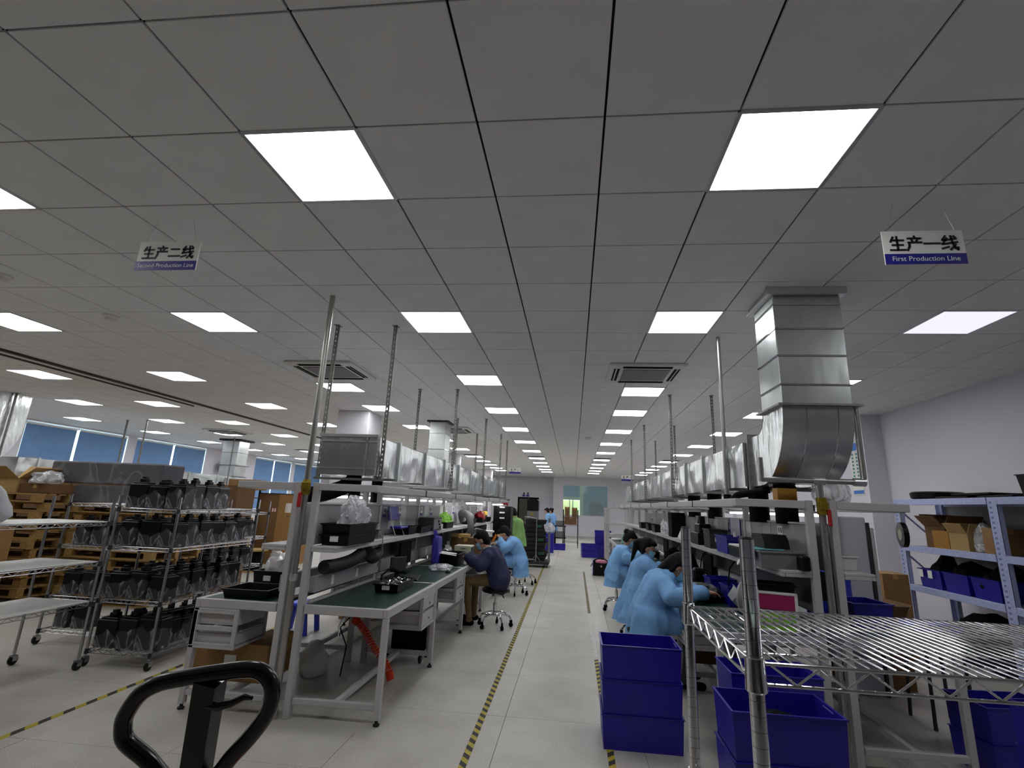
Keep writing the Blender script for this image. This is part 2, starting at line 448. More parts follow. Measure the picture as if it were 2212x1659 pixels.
# interior window at the aisle end, with a lit room behind it
w = thing('window_1', 'interior window into a lit blue office at the aisle end', 'window', (0, YB, 0)); w['kind'] = 'structure'
g = G(); fr = .035
g.b(wx0, wx1, -.02, .1, wz0, wz0+fr); g.b(wx0, wx1, -.02, .1, wz1-fr, wz1)
for x in (wx0, wx1-fr): g.b(x, x+fr, -.02, .1, wz0+fr, wz1-fr)
part('window_frame', g, alu, w)
g = G(); g.b(wx0+fr, wx1-fr, .03, .038, wz0+fr, wz1-fr); part('window_glass', g, glass_m, w)
offb = mat('office_blue_wall', '#5f90b0', .8); offg = mat('office_pale_wall', '#b9cdb8', .8); offy = mat('office_warm_wall', '#e8d8a0', .8)
g = G(); g.cur = 0; g.b(.62, 3.6, YB+2.2, YB+2.3, 0, 3.2); g.b(-1.02, .4, YB+2.2, YB+2.3, 2.25, 3.2)
g.cur = 1; g.b(.4, .62, YB+2.19, YB+2.3, 0, 3.2); g.b(-1.02, .4, YB+2.2, YB+2.3, 2.05, 2.25)
g.cur = 2; g.b(-1.02, .4, YB+3.0, YB+3.1, 0, 2.05)
g.cur = 1; g.b(3.5, 3.6, YB+.15, YB+2.2, 0, 3.2); g.b(-1.02, -.92, YB+.15, YB+3, 0, 3.2); g.b(-1.02, 3.6, YB+.15, YB+3.1, 3.2, 3.3); g.b(-1.02, 3.6, YB+.15, YB+3.1, -.1, 0)
for x in (-.25, -.05): g.b(x, x+.05, YB+2.1, YB+2.2, 0, 2.05)
struct('wall_office', g, [offb, offg, offy], 'blue and pale green office walls seen through the interior window', 'wall')
def ceiling_lamp_far(x, y, lab):
    t = thing('office_tube_lamp', lab, 'lamp', (x, y, 3.14))
    g = G(); g.b(-.55, .55, -.05, .05, .02, .06); part('housing', g, whitep, t)
    g = G(); g.cyl((-.52, 0, .0), (.52, 0, .0), .02, 8); part('tube', g, tube_m, t)
ceiling_lamp_far(-.1, YB+1.2, 'glowing tube lamp inside the office, above its doorway')
t = thing('corridor_fill_lamp', 'unseen lamp added to brighten the corridor beyond the office doorway', 'lamp', (-.35, YB+2.65, 2.9)); g = G(); g.b(-.3, .3, -.2, .2, .0, .05); part('diffuser', g, emit('corridor_glow', (1, .95, .75), 14), t); g = G(); g.b(-.32, .32, -.22, .22, .05, .08); part('housing', g, whitep, t)  # lamp added out of sight above the lintel to brighten the corridor
ceiling_lamp_far(1.75, YB+1.2, 'glowing tube lamp inside the office, above the blue wall')
g = crumple(.35, .2, .5, 91, .5, 2); place1('potted_plant', g, mat('plant_green', '#1d3a25', .7), (1.35, YB+.55, 1.14-.0), 'dark leafy plant behind the interior window', 'plant')
g = G(); g.b(.9, 1.9, YB+.3, YB+.85, 0, 1.14); place1('office_cabinet', g, offg, (0, 0, 0), 'low pale cabinet under the plant inside the office', 'cabinet')
# doorway far left
d = thing('door_1', 'dark framed doorway in the far end wall left of the aisle', 'door', (-2.72, YB+.9, 0)); d['kind'] = 'structure'
g = G(); g.b(-.64, -.56, -.04, .12, 0, 2.1); g.b(.56, .64, -.04, .12, 0, 2.1); g.b(-.64, .64, -.04, .12, 2.02, 2.1); part('door_frame', g, blackmat, d)
g = G(); g.b(-.56, -.03, .02, .06, 0, 2.02); part('door_leaf', g, mat('olive_glass', '#3a3a26', .3), d)
g = G(); g.b(-.03, .05, 0, .07, 0, 2.02); part('door_post', g, alu, d)
g = G(); g.b(.05, .56, .02, .06, 0, 2.02); part('door_leaf', g, blackmat, d)
# pillars
for nm, (x0, x1, y0, y1), lab in (('pillar', (-4.8, -4.14, 9.8, 10.5), 'square white pillar behind the left air duct'),
                                  ('pillar', (-4.85, -4.2, 18.2, 18.9), 'far white pillar beyond the second duct drop'),
                                  ('pillar', (-4.85, -4.2, 26, 26.7), 'most distant white pillar near the end wall')):
    g = G(); g.b(x0, x1, y0, y1, 0, CZ, .006); struct(nm, g, wall_m, lab, 'pillar')

# left wall with windows and blue roller blinds
wins = [(11.9, 15.1), (15.45, 18.75), (22.0, 25.05), (25.4, 28.3)]
zb, zt = .95, 3.28
g = G(); e = [YF]+[q for a in wins for q in a]+[YB+1]
for a, b in zip(e[::2], e[1::2]): g.b(XL-.2, XL, a, b, 0, CZ+.02)
for a, b in wins: g.b(XL-.2, XL, a, b, 0, zb); g.b(XL-.2, XL, a, b, zt, CZ+.02)
struct('wall_left', g, wall_m, 'white wall on the far left with a row of windows', 'wall')
for n, (a, b) in enumerate(wins):
    mid = (a+b)/2+(-.1 if n == 0 else 0)
    w = thing('window_%d' % (n+2), 'wide window in the left wall behind the %s pair of blue blinds' % ORD[n], 'window', (XL, a, 0)); w['kind'] = 'structure'
    L = b-a; g = G()
    g.b(-.15, -.1, 0, L, zb, zb+.05); g.b(-.15, -.1, 0, L, zt-.05, zt)
    for y in (0, L-.05, mid-a-.03): g.b(-.15, -.1, y, y+.05, zb+.05, zt-.05)
    part('window_frame', g, alu, w)
    g = G(); g.b(-.13, -.122, .05, L-.05, zb+.05, zt-.05); part('window_glass', g, glass_m, w)
    for s, (p, q) in enumerate(((a+.03, mid-.045), (mid+.045, b-.03))):
        t = thing('roller_blind', 'blue roller blind, %s of the %s pair from the left' % (('near half', 'far half')[s], ORD[n]), 'blind', (XL-.03, p, 0))
        g = G(); g.b(-.004, .004, 0, q-p, 1.0, zt-.07); part('blind_fabric', g, blind_m, t)
        g = G(); g.cyl((0, 0, zt-.06), (0, q-p, zt-.06), .025, 10); part('roller', g, whitep, t)
        g = G(); g.b(-.012, .012, 0, q-p, .98, 1.0, .004); part('bottom_bar', g, whitep, t)

# ceiling lights
g = G(); L = .2975
for s in (-1, 1):
    g.b(s*L-.012 if s < 0 else s*L-.012, s*L+.012 if s > 0 else s*L+.012, -L, L, -.006, .012, .002)
    g.b(-L, L, s*L-.012, s*L+.012, -.006, .012, .002)
fme = g.mesh('light_frame', alu); g = G(); g.b(-.287, .287, -.287, .287, -.002, .008); dme = g.mesh('diffuser', panel_m)
dme2 = dme.copy(); dme2.materials[0] = dimpanel_m
for (cn, k), (ci, j, x, y) in LIGHTS.items():
    dim = (cn, k) == (1, 1)
    t = thing('ceiling_light', '%slit ceiling panel, %s from the camera in %s' % ('dimly ' if dim else '', ORD[k], colname[cn]), 'ceiling light', (x, y, CZ), group='square ceiling light panels')
    link('light_frame', fme, t); link('diffuser', dme2 if dim else dme, t)

# air conditioner cassettes
def cassette(x, y, lab):
    t = thing('air_conditioner', lab, 'air conditioner', (x, y, CZ))
    g = G(); g.b(-.47, .47, -.46, .46, -.035, 0, .012); part('panel', g, whitep, t)
    g = G(); g.b(-.29, .29, -.27, .27, -.045, -.034, .006); part('intake_grille', g, greym, t)
    for i in range(4):
        a = i*pi/2; g = G(); g.b(-.3, .3, .335, .365, -.041, -.034); g.b(-.3, .3, .385, .405, -.041, -.034)
        part('air_slot', g, blackmat, t, rot=(0, 0, a))
    g = G(); g.b(-.3, -.06, .43, .45, -.039, -.034); part('badge', g, alu, t)
cassette(*AC[0], 'white ceiling air conditioner cassette left of the aisle, behind the pole')
cassette(*AC[1], 'white ceiling air conditioner cassette right of the aisle')
cassette(-2.95, 12.15, 'small far ceiling air conditioner beside the second duct drop')
cassette(-9.9, 13.6, 'far ceiling air conditioner near the blue blinds')
for x, y, lab in ((-4.81, 4.5, 'white dome smoke detector on the ceiling left of the left pole'), (-4.92, 3.54, 'white smoke detector at the left edge of the ceiling'), (.36, 13.0, 'small white ceiling sensor beyond the right air conditioner')):
    t = thing('smoke_detector', lab, 'smoke detector', (x, y, CZ))
    g = G(); g.lathe([(.075, 0), (.075, -.012), (.055, -.03)], 20); part('base', g, whitep, t, smooth=True)
    g = G(); g.lathe([(.05, -.028), (.045, -.05), (.02, -.058)], 20); part('sensor_dome', g, whitep, t, smooth=True)

# floor tape
def tape(name, lab, x0, y0, x1, y1, w, pitch, ma, mb, slant=.5):
    d = Vector((x1-x0, y1-y0, 0)); L = d.length; d.normalize(); n = Vector((-d.y, d.x, 0)); g = G(); k = 0; s = 0
    while s < L:
        e = min(s+pitch, L); sh = w*slant
        q = [d*s-n*w/2, d*e-n*w/2, d*(e+sh)+n*w/2, d*(s+sh)+n*w/2]
        g.cur = k % 2; g.add([(v.x, v.y, .0008) for v in q]+[(v.x, v.y, .0016) for v in q], [(4, 5, 6, 7), (0, 1, 5, 4), (1, 2, 6, 5), (2, 3, 7, 6), (3, 0, 4, 7)])
        s = e; k += 1
    return place1(name, g, [ma, mb], (x0, y0, 0), lab, 'floor tape')
tape('floor_tape', 'yellow and black striped floor tape left of the aisle', -.652, 2.2, -.79, 15.9, .048, .055, yellow_m, tblack, 1.0)
tape('floor_tape', 'yellow and black striped floor tape by the right-hand blue crates', .268, 2.2, .268, 6.15, .045, .06, yellow_m, tblack, -1.0)
tape('floor_tape', 'worn white floor tape in the middle of the right aisle edge', .268, 6.2, .268, 8.6, .045, .4, twhite, twhite, 0)
tape('floor_tape', 'worn striped floor tape further along the right aisle edge', .27, 8.65, .29, 14, .045, .055, mat('faded_yellow', '#8f8660', .7, var=.2, vs=20), tblack, -1.0)
tape('floor_tape', 'yellow and black striped floor tape by the left wire racks', -3.647, 1.0, -3.66, 9.0, .048, .09, yellow_m, tblack, 1.0)

# hanging signs
def strokes(g, L, x0, z0, s, w, y0, y1):
    for a in L:
        for p, q in zip(a, a[1:]):
            P = Vector((x0+p[0]*s, z0+p[1]*s)); Q = Vector((x0+q[0]*s, z0+q[1]*s)); d = (Q-P)
            if d.length < 1e-6: continue
            d.normalize(); n = Vector((-d.y, d.x))*w/2; P -= d*w*.3; Q += d*w*.3
            g.prism([tuple(P-n), tuple(Q-n), tuple(Q+n), tuple(P+n)], 'y', y0, y1)
CH = {'sheng': [[(.28, .95), (.12, .62)], [(.2, .72), (.88, .72)], [(.5, .98), (.5, .06)], [(.2, .4), (.82, .4)], [(.06, .06), (.94, .06)]],
      'chan': [[(.5, 1), (.55, .88)], [(.12, .84), (.88, .84)], [(.33, .78), (.4, .62)], [(.68, .78), (.6, .62)], [(.14, .56), (.92, .56)], [(.2, .56), (.18, .3), (.05, .02)]],
      'er': [[(.18, .74), (.82, .74)], [(.06, .2), (.94, .2)]],
      'yi': [[(.04, .48), (.96, .48)]],
      'xian': [[(.3, .98), (.1, .7), (.34, .68)], [(.36, .82), (.08, .42), (.4, .46)], [(.04, .12), (.42, .24)], [(.46, .72), (.9, .78)], [(.44, .48), (.94, .55)], [(.6, .98), (.66, .5), (.78, .16), (.92, .04), (.95, .2)], [(.84, .4), (.5, .04)], [(.76, .96), (.86, .86)]]}
def text_part(s, size, m, parent, loc, align='CENTER', ext=.001, shear=0.):
    cu = bpy.data.curves.new('lettering', 'FONT'); cu.body = s; cu.size = size; cu.align_x = align; cu.align_y = 'CENTER'; cu.extrude = ext; cu.shear = shear
    cu.resolution_u = 3
    o = bpy.data.objects.new('tmp', cu); COL.objects.link(o); dg = bpy.context.evaluated_depsgraph_get()
    me = bpy.data.meshes.new_from_object(o.evaluated_get(dg)); bpy.data.objects.remove(o)
    me.materials.clear(); me.materials.append(m)
    return link('lettering', me, parent, loc, (pi/2, 0, 0))
def hang_sign(x, y, zt, w, h, chars, eng, lab, wires=True, rz=0):
    t = thing('hanging_sign', lab, 'sign', (x, y, 0), rz)
    g = G(); g.b(-w/2, w/2, -.004, .004, zt-h, zt); part('board', g, paper, t)
    g = G(); g.b(-w/2, w/2, -.006, -.004, zt-h, zt-h*.69); part('blue_band', g, navy, t)
    g = G(); s = h*.44; n = len(chars); step = w*.86/n
    for i, c in enumerate(chars): strokes(g, CH[c], -w*.43+i*step+(step-s)/2, zt-h*.6, s, s*.125, -.0065, -.004)
    part('lettering', g, dark_ink, t, label='bold black Chinese characters')
    if eng:
        text_part(eng, h*.2, paper, t, (0, -.0065, zt-h*.845), ext=.0006)
    for s in (-1, 1): g = G(); g.cyl((s*w*.42, 0, zt-.005), (s*w*.3, 0, CZ), .0012, 5); part('hanging_wire', g, alu, t)
hang_sign(-2.66, 2.77, 3.178, .43, .205, ['sheng', 'chan', 'er', 'xian'], 'Second Production Line', 'hanging white and blue sign reading Second Production Line')
hang_sign(1.925, 2.77, 3.162, .42, .205, ['sheng', 'chan', 'yi', 'xian'], 'First Production Line', 'hanging white and blue sign reading First Production Line')
hang_sign(-2.3, 20.2, 3.02, .46, .22, ['sheng', 'chan', 'er'], None, 'small distant hanging sign at the far end of the left line')
hang_sign(2.1, 20.6, 2.9, .46, .22, ['sheng', 'chan', 'yi'], None, 'small distant hanging sign at the far end of the right line')
# ---------------------------------------------------------------- air ducts
def ring_flange(g, x0, x1, z0, z1, y, t=.03, d=.03):
    g.b(x0-t, x1+t, y-d, y+d, z1, z1+t); g.b(x0-t, x1+t, y-d, y+d, z0-t, z0)
    g.b(x0-t, x0, y-d, y+d, z0, z1); g.b(x1, x1+t, y-d, y+d, z0, z1)
def sheet_section(x0, x1, y0, y1, z0, z1, seed, dent=.03, ny=12, nz=6):
    """duct section with slightly dented side sheets and seam ribs"""
    g = G(); o = Vector((seed*3.7, seed*1.3, 0))
    def grid(fn, nu, nv, flip):
        vs = [fn(i/nu, j/nv) for j in range(nv+1) for i in range(nu+1)]
        fs = [(j*(nu+1)+i, j*(nu+1)+i+1, (j+1)*(nu+1)+i+1, (j+1)*(nu+1)+i) for j in range(nv) for i in range(nu)]
        g.add(vs, [f[::-1] for f in fs] if flip else fs)
    def dn(y, z, s):
        e = min(1, 6*min((y-y0)/(y1-y0), (y1-y)/(y1-y0)))*min(1, 6*min((z-z0)/(z1-z0), (z1-z)/(z1-z0)))
        return dent*e*(noise.noise(Vector((y*3.5, z*4, s))+o)+.5*abs(noise.noise(Vector((y*9, z*3, s+4))+o)))
    for x, s in ((x0, -1), (x1, 1)):
        grid(lambda u, v: (x+s*dn(y0+u*(y1-y0), z0+v*(z1-z0), s), y0+u*(y1-y0), z0+v*(z1-z0)), ny, nz, s < 0)
    grid(lambda u, v: (x0+u*(x1-x0), y0+v*(y1-y0), z1+dent*.5*noise.noise(Vector((u*3, v*3, seed)))), 3, 3, False)
    grid(lambda u, v: (x0+u*(x1-x0), y0+v*(y1-y0), z0), 1, 1, True)
    g.add([(x0, y0, z0), (x1, y0, z0), (x1, y0, z1), (x0, y0, z1)], [(0, 1, 2, 3)])
    g.add([(x0, y1, z0), (x1, y1, z0), (x1, y1, z1), (x0, y1, z1)], [(3, 2, 1, 0)])
    return g
def ladder_strut(z0, z1, w=.036, pitch=.05, solid=False):
    g = G()
    if solid: g.b(-w/2, w/2, -.012, .012, z0, z1)
    else:
        for s in (-1, 1): g.b(s*w/2-.013 if s > 0 else -w/2, w/2 if s > 0 else -w/2+.013, -.002, .002, z0, z1); g.b(s*w/2-.002 if s > 0 else -w/2, w/2 if s > 0 else -w/2+.002, -.002, .02, z0, z1)
        z = z0
        while z < z1: g.b(-w/2+.013, w/2-.013, -.002, .002, z, min(z1, z+pitch*.62)); z += pitch
    g.b(-w*.8, w*.8, -.03, .05, z1-.004, z1)
    return g
def duct_run(lab, x0, x1, z0, z1, seams, hang, m, flanges=True, front=True):
    t = thing('air_duct', lab, 'air duct', (0, 0, 0))
    for i, (a, b) in enumerate(zip(seams, seams[1:])):
        part('duct_section', sheet_section(x0, x1, a+.004, b-.004, z0, z1, i+x0), m, t, smooth=True)
    for y in seams[1:-1]:
        g = G(); ring_flange(g, x0, x1, z0, z1, y, .022, .022); part('flange', g, galv, t)
    for x, y in hang:
        part('hanger_strut', ladder_strut(z0-.03, CZ), strut, t, (x, y, 0))
    for y in sorted({round(h[1], 2) for h in hang}):
        g = G(); g.b(x0-.06, x1+.06, y-.02, y+.02, z0-.045, z0-.024); part('hanger_bar', g, strut, t)
    return t
L = duct_run('long shiny air duct with a boxed end hanging above the left workbenches', -2.44, -1.88, 1.8, 2.17,
             [4.72, 5.35, 6.35, 7.35, 8.3, 9.3, 10.3, 11.3, 12.3, 13.3, 14.2],
             [(-2.47, 4.78), (-1.85, 4.8), (-2.47, 7.74), (-1.85, 7.72), (-1.85, 10.5), (-2.47, 10.5), (-1.85, 12.82), (-2.47, 12.8), (-1.85, 14.1)], galv2)
g = G(); g.b(-2.45, -1.88, -.012, .0, 2.115, 2.13); g.b(-2.45, -1.88, -.012, 0, 1.86, 1.872); g.b(-1.985, -1.97, -.012, 0, 1.8, 2.17); g.b(-2.46, -1.87, -.02, .03, 2.165, 2.19); part('end_rib', g, galv, L, (0, 4.72, 0))
# vertical drop joining the left duct
g = G(); g.b(-3.16, -2.8, 10.85, 11.3, 1.84, 3.32)
t = L
for i, (a, b) in enumerate(((1.8, 2.3), (2.3, 2.7), (2.7, 3.05), (3.05, 3.31))):
    g = G(); g.b(-3.16, -2.8, 10.85, 11.3, a+.004, b-.004, .004); part('duct_section', g, galv, t)
    if i: g = G(); g.b(-3.172, -2.788, 10.84, 11.31, a-.006, a+.006); part('seam_rib', g, chrome, t)
g = G(); g.b(-3.22, -2.74, 10.79, 11.36, 3.3, CZ); part('ceiling_collar', g, dgrey, t)
g = G(); g.b(-2.8, -2.445, 10.9, 11.25, 1.84, 2.12, .004); part('duct_section', g, galv, t)

# right duct with its big drop and elbow
R = duct_run('shiny air duct above the right workbenches with a big vertical drop and curved elbow', 1.5, 2.06, 1.82, 2.2,
             [4.72, 5.2, 6.15, 7.1, 8.1, 9.1, 10.1, 11.1, 12.2, 13.4, 14.6, 15.6],
             [(1.47, 7.88), (2.09, 7.87), (1.47, 10.85), (2.09, 10.85), (1.47, 13.3), (2.09, 13.4)], galv2)
t = R
x0, x1, ya, yb = 1.555, 2.06, 3.93, 4.35
zs = [3.28, 3.2, 3.0, 2.78, 2.55, 2.40]
for i, (b, a) in enumerate(zip(zs, zs[1:])):
    g = G(); g.b(x0, x1, ya, yb, a+.003, b-.003, .006); part('duct_section', g, galv, t)
    if i: g = G(); g.b(x0-.006, x1+.006, ya-.006, yb+.006, b-.006, b+.006); part('seam_rib', g, chrome, t)
g = G(); g.b(x0-.05, x1+.03, ya-.04, yb+.05, 3.275, 3.285); g.b(x0-.03, x1+.015, ya-.02, yb+.03, 3.285, CZ-.001); g.b(x0-.055, x1+.035, ya-.05, ya-.03, 3.27, 3.33)
part('ceiling_collar', g, galv, t)
g = G(); ring = []
g.b(x0-.04, x1+.05, ya-.045, yb+.03, 2.385, 2.4); part('flange', g, strut, t)
# elbow: outer arc centre (4.5, 2.38)
n = 14; ro, ri, cyy, czz = .57, .15, 4.5, 2.38
outer = [(cyy-ro*cos(a*pi/2/n), czz-ro*sin(a*pi/2/n)+.01) for a in range(n+1)]
inner = [(cyy-ri*cos(a*pi/2/n), czz-ri*sin(a*pi/2/n)+.01) for a in range(n+1)]
outer.append((4.68, czz-ro+.01)); inner.append((4.68, czz-ri+.01))
g = G()
for k, (a, b) in enumerate(((0, .34), (.34, .78), (.78, 1))):
    xa, xb = x0+(x1-x0)*a, x0+(x1-x0)*b
    vs = [(x, *p) for x in (xa+.001, xb-.001) for p in outer]; m_ = len(outer)
    g.add(vs, [(i, i+1, m_+i+1, m_+i) for i in range(m_-1)])
part('elbow_back', g, mat('elbow_sheet', '#cfcecb', .3, .88, var=.12, vs=4, bump=.12, bs=2.5), t, smooth=True)
for x in (x0, x1):
    g = G(); m_ = len(outer); vs = [(x, *p) for p in outer]+[(x+(.012*noise.noise(Vector((p[0]*6, p[1]*6, x)))), *p) for p in inner]
    g.add(vs, [(i, i+1, m_+i+1, m_+i) if x == x1 else (m_+i, m_+i+1, i+1, i) for i in range(m_-1)]); part('elbow_cheek', g, galv2, t)
g = G(); vs = [(x, *p) for x in (x0, x1) for p in inner]; g.add(vs, [(m_+i, m_+i+1, i+1, i) for i in range(m_-1)]); part('elbow_throat', g, galv, t, smooth=True)
g = G(); ring_flange(g, x0, x1, 1.82, 2.24, 4.69, .03, .02); part('flange', g, strut, t)
for f in (.34, .78):
    x = x0+(x1-x0)*f; g = G(); g.tube([(x, p[0]-.002, p[1]-.002) for p in outer], .004, 5); part('seam_rib', g, chrome, t)

# poles and pipes
t = thing('steel_pole', 'tall steel conduit pole from floor to ceiling at the left bench end', 'pole', (-2.16, 4.02, 0))
g = G(); g.cyl((0, 0, 0), (0, 0, CZ-.001), .024, 16); part('tube', g, pipe_m, t, smooth=True)
g = G(); g.lathe([(.03, 1.6), (.035, 1.62), (.035, 1.7), (.03, 1.72)], 12); g.b(-.02, .05, -.05, -.02, 1.64, 1.7, .005); part('valve', g, brass, t)
g = G(); g.b(-.035, -.005, -.055, -.03, 1.5, 1.62, .008); part('valve_lever', g, red_m, t)
g = G(); g.lathe([(.028, .95), (.03, .96), (.03, .99), (.028, 1.0)], 12); part('clip', g, galv, t)
t = thing('steel_pole', 'steel conduit pole in front of the right duct, from bench to ceiling', 'pole', (1.455, 5.12, 0))
g = G(); g.cyl((0, 0, 1.7), (0, 0, CZ-.001), .02, 14); part('tube', g, pipe_m, t, smooth=True)
g = G(); g.cyl((0, 0, 1.66), (0, 0, 1.76), .035, 12); part('socket', g, blackmat, t)
t = thing('pipe_tee', 'steel conduit pipe between the right bench frames, branching under the elbow', 'pipe', (1.79, 4.0, 0))
g = G(); g.cyl((0, 0, 0), (0, 0, 1.84), .024, 14); part('riser', g, pipe_m, t, smooth=True)
g = G(); g.cyl((-.4, 0, 1.84), (.29, 0, 1.84), .02, 12); g.cyl((-.4, 0, 1.825), (-.4, 0, 2.0), .018, 10); part('crossbar', g, pipe_m, t, smooth=True)
g = G(); g.tube([(.26, 0, 1.84), (.295, 0, 1.845), (.313, 0, 1.87), (.313, 0, 2.1), (.313, 0, 2.384)], .021, 12); part('upright_branch', g, pipe_m, t, smooth=True)
for x in (0, .28): g = G(); g.cyl((x-.04, 0, 1.84), (x+.04, 0, 1.84), .03, 12); part('elbow_fitting', g, galv, t, smooth=True)
g = G(); g.cyl((0, -.01, 1.6), (0, -.01, 1.72), .035, 12); g.b(-.03, .03, -.05, -.02, 1.63, 1.69, .006); part('valve', g, brass, t)
g = G(); g.b(.02, .045, -.05, -.025, 1.52, 1.64, .008); part('valve_lever', g, red_m, t)

# second production line far left: duct, elbow, hanger rods
t = duct_run('pale sheet metal air duct of the far left production line', -11.4, -10.85, 1.78, 2.13, [9.0, 9.4, 10.2, 11.2, 12.4, 13.6, 14.8, 16.2],
             [(-10.8, 8.6), (-11.45, 11.85), (-10.8, 11.75), (-10.8, 15.2)], galv)
for i, (a, b) in enumerate(((2.14, 2.5), (2.5, 2.9), (2.9, 3.28))): g = G(); g.b(-11.4, -10.85, 15.55, 16.1, a, b-.006, .006); part('duct_section', g, galv, t)
g = G(); g.b(-11.5, -10.75, 15.45, 16.2, 3.28, CZ); part('ceiling_collar', g, dgrey, t)
g = G(); g.b(-11.45, -10.8, 15.5, 16.15, 2.13, 2.15); g.b(-11.48, -10.77, 15.47, 16.18, 2.48, 2.5); part('flange', g, strut, t)
outer = [(8.0+.95*cos(a*pi/20), 2.75-.95*sin(a*pi/20)) for a in range(11)]; inner = [(8.0+.42*cos(a*pi/20), 2.75-.42*sin(a*pi/20)) for a in range(11)]
outer = [(8.95, CZ)]+outer; inner = [(8.42, CZ)]+inner; m_ = len(outer)
for x in (-11.4, -10.85):
    g = G(); g.add([(x, *p) for p in outer]+[(x, *p) for p in inner], [(i, i+1, m_+i+1, m_+i) for i in range(m_-1)]); part('elbow_cheek', g, galv2, t)
g = G(); g.add([(x, *p) for x in (-11.4, -10.85) for p in outer], [(i, i+1, m_+i+1, m_+i) for i in range(m_-1)]); part('elbow_back', g, galv, t, smooth=True)
g = G(); g.add([(x, *p) for x in (-11.4, -10.85) for p in inner], [(m_+i, m_+i+1, i+1, i) for i in range(m_-1)]); part('elbow_throat', g, galv, t, smooth=True)
# wall mounted fan beside the far duct
t = thing('wall_fan', 'grey wall-mounted fan with blue blades beside the far duct drop', 'fan', (-14.36, 19.6, 2.72), rot=(0, .3, 0))
g = G(); g.lathe([(.26, 0), (.3, .05), (.3, .16), (.26, .2)], 20, ax='x'); part('cage', g, greym, t, (.15, 0, 0))
for i in range(3): g = G(); g.cb(0, .14, 0, .012, .2, .14, .004); part('blade', g, blue2, t, (.37, 0, 0), (i*2*pi/3, .0, 0))
g = G(); g.cyl((-.0, 0, -.1), (.16, 0, 0), .03, 8); part('bracket', g, dgrey, t)

# flexible suction hoses hanging from the ducts
def hose(lab, pts, r, m=hosem, n=14, ribs=True):
    P = []
    for i in range(len(pts)-1):
        a = [Vector(pts[max(0, i-1)]), Vector(pts[i]), Vector(pts[i+1]), Vector(pts[min(len(pts)-1, i+2)])]
        for k in range(7):
            t_ = k/7; P.append(.5*((2*a[1])+(-a[0]+a[2])*t_+(2*a[0]-5*a[1]+4*a[2]-a[3])*t_*t_+(-a[0]+3*a[1]-3*a[2]+a[3])*t_**3))
    P.append(Vector(pts[-1])); b = P[0].copy()
    Q = []
    for p, q in zip(P, P[1:]): Q += [p, p.lerp(q, .33), p.lerp(q, .66)]
    Q.append(P[-1])
    g = G(); g.tube([v-b for v in Q], r, n, rs=[r*(1 if i % 2 else .95) for i in range(len(Q))] if ribs else None)
    return place1('flexible_hose', g, m, b, lab, 'hose', smooth=not ribs)
hose('dark flexible hose from the left duct above the first left bench', [(-2.15, 4.95, 1.8), (-2.2, 4.85, 1.7), (-2.3, 4.6, 1.62), (-2.38, 4.42, 1.6)], .075, blackmat)
for x, y, lab in ((-2.24, 5.15, 'black pipe stub under the left duct at the first bench'), (-2.24, 5.75, 'black pipe stub under the left duct at the second bench')):
    g = G(); g.cyl((0, 0, 1.55), (0, 0, 1.8), .06, 14); place1('pipe_stub', g, blackmat, (x, y, 0), lab, 'pipe', smooth=True)
for i, (x, y) in enumerate(((1.72, 4.45), (1.66, 4.9), (1.72, 6.6), (1.7, 7.6))):
    g = G(); g.cyl((0, 0, 1.52), (0, 0, 1.82), .085, 16); place1('pipe_stub', g, blackmat, (x, y, 0), 'wide black pipe stub under the right duct, %s from the camera' % ORD[i], 'pipe', smooth=True)
hose('thin black hose looping under the right duct beside the pole', [(1.62, 4.5, 1.79), (1.5, 4.55, 1.76), (1.4, 4.6, 1.74), (1.36, 4.62, 1.7)], .03, blackmat)
hose('grey ribbed suction hose bent over the left bench shelf', [(-1.95, 9.25, 1.275), (-1.97, 9.2, 1.36), (-1.93, 9.05, 1.42), (-1.8, 8.95, 1.38), (-1.74, 8.9, 1.25), (-1.74, 8.9, 1.1), (-1.82, 8.95, 1.03)], .06)
hose('black suction hose lying across the trunking of the first left bench', [(-1.99, 4.15, 1.04), (-1.96, 4.35, 1.04), (-1.93, 4.55, 1.06), (-1.92, 4.72, 1.1)], .055, dgrey)
hose('dark suction hose drooping behind the first left bench desk', [(-1.88, 4.84, 1.09), (-1.9, 4.95, 1.05), (-1.93, 5.1, 1.05), (-1.97, 5.28, 1.06)], .06, dgrey)
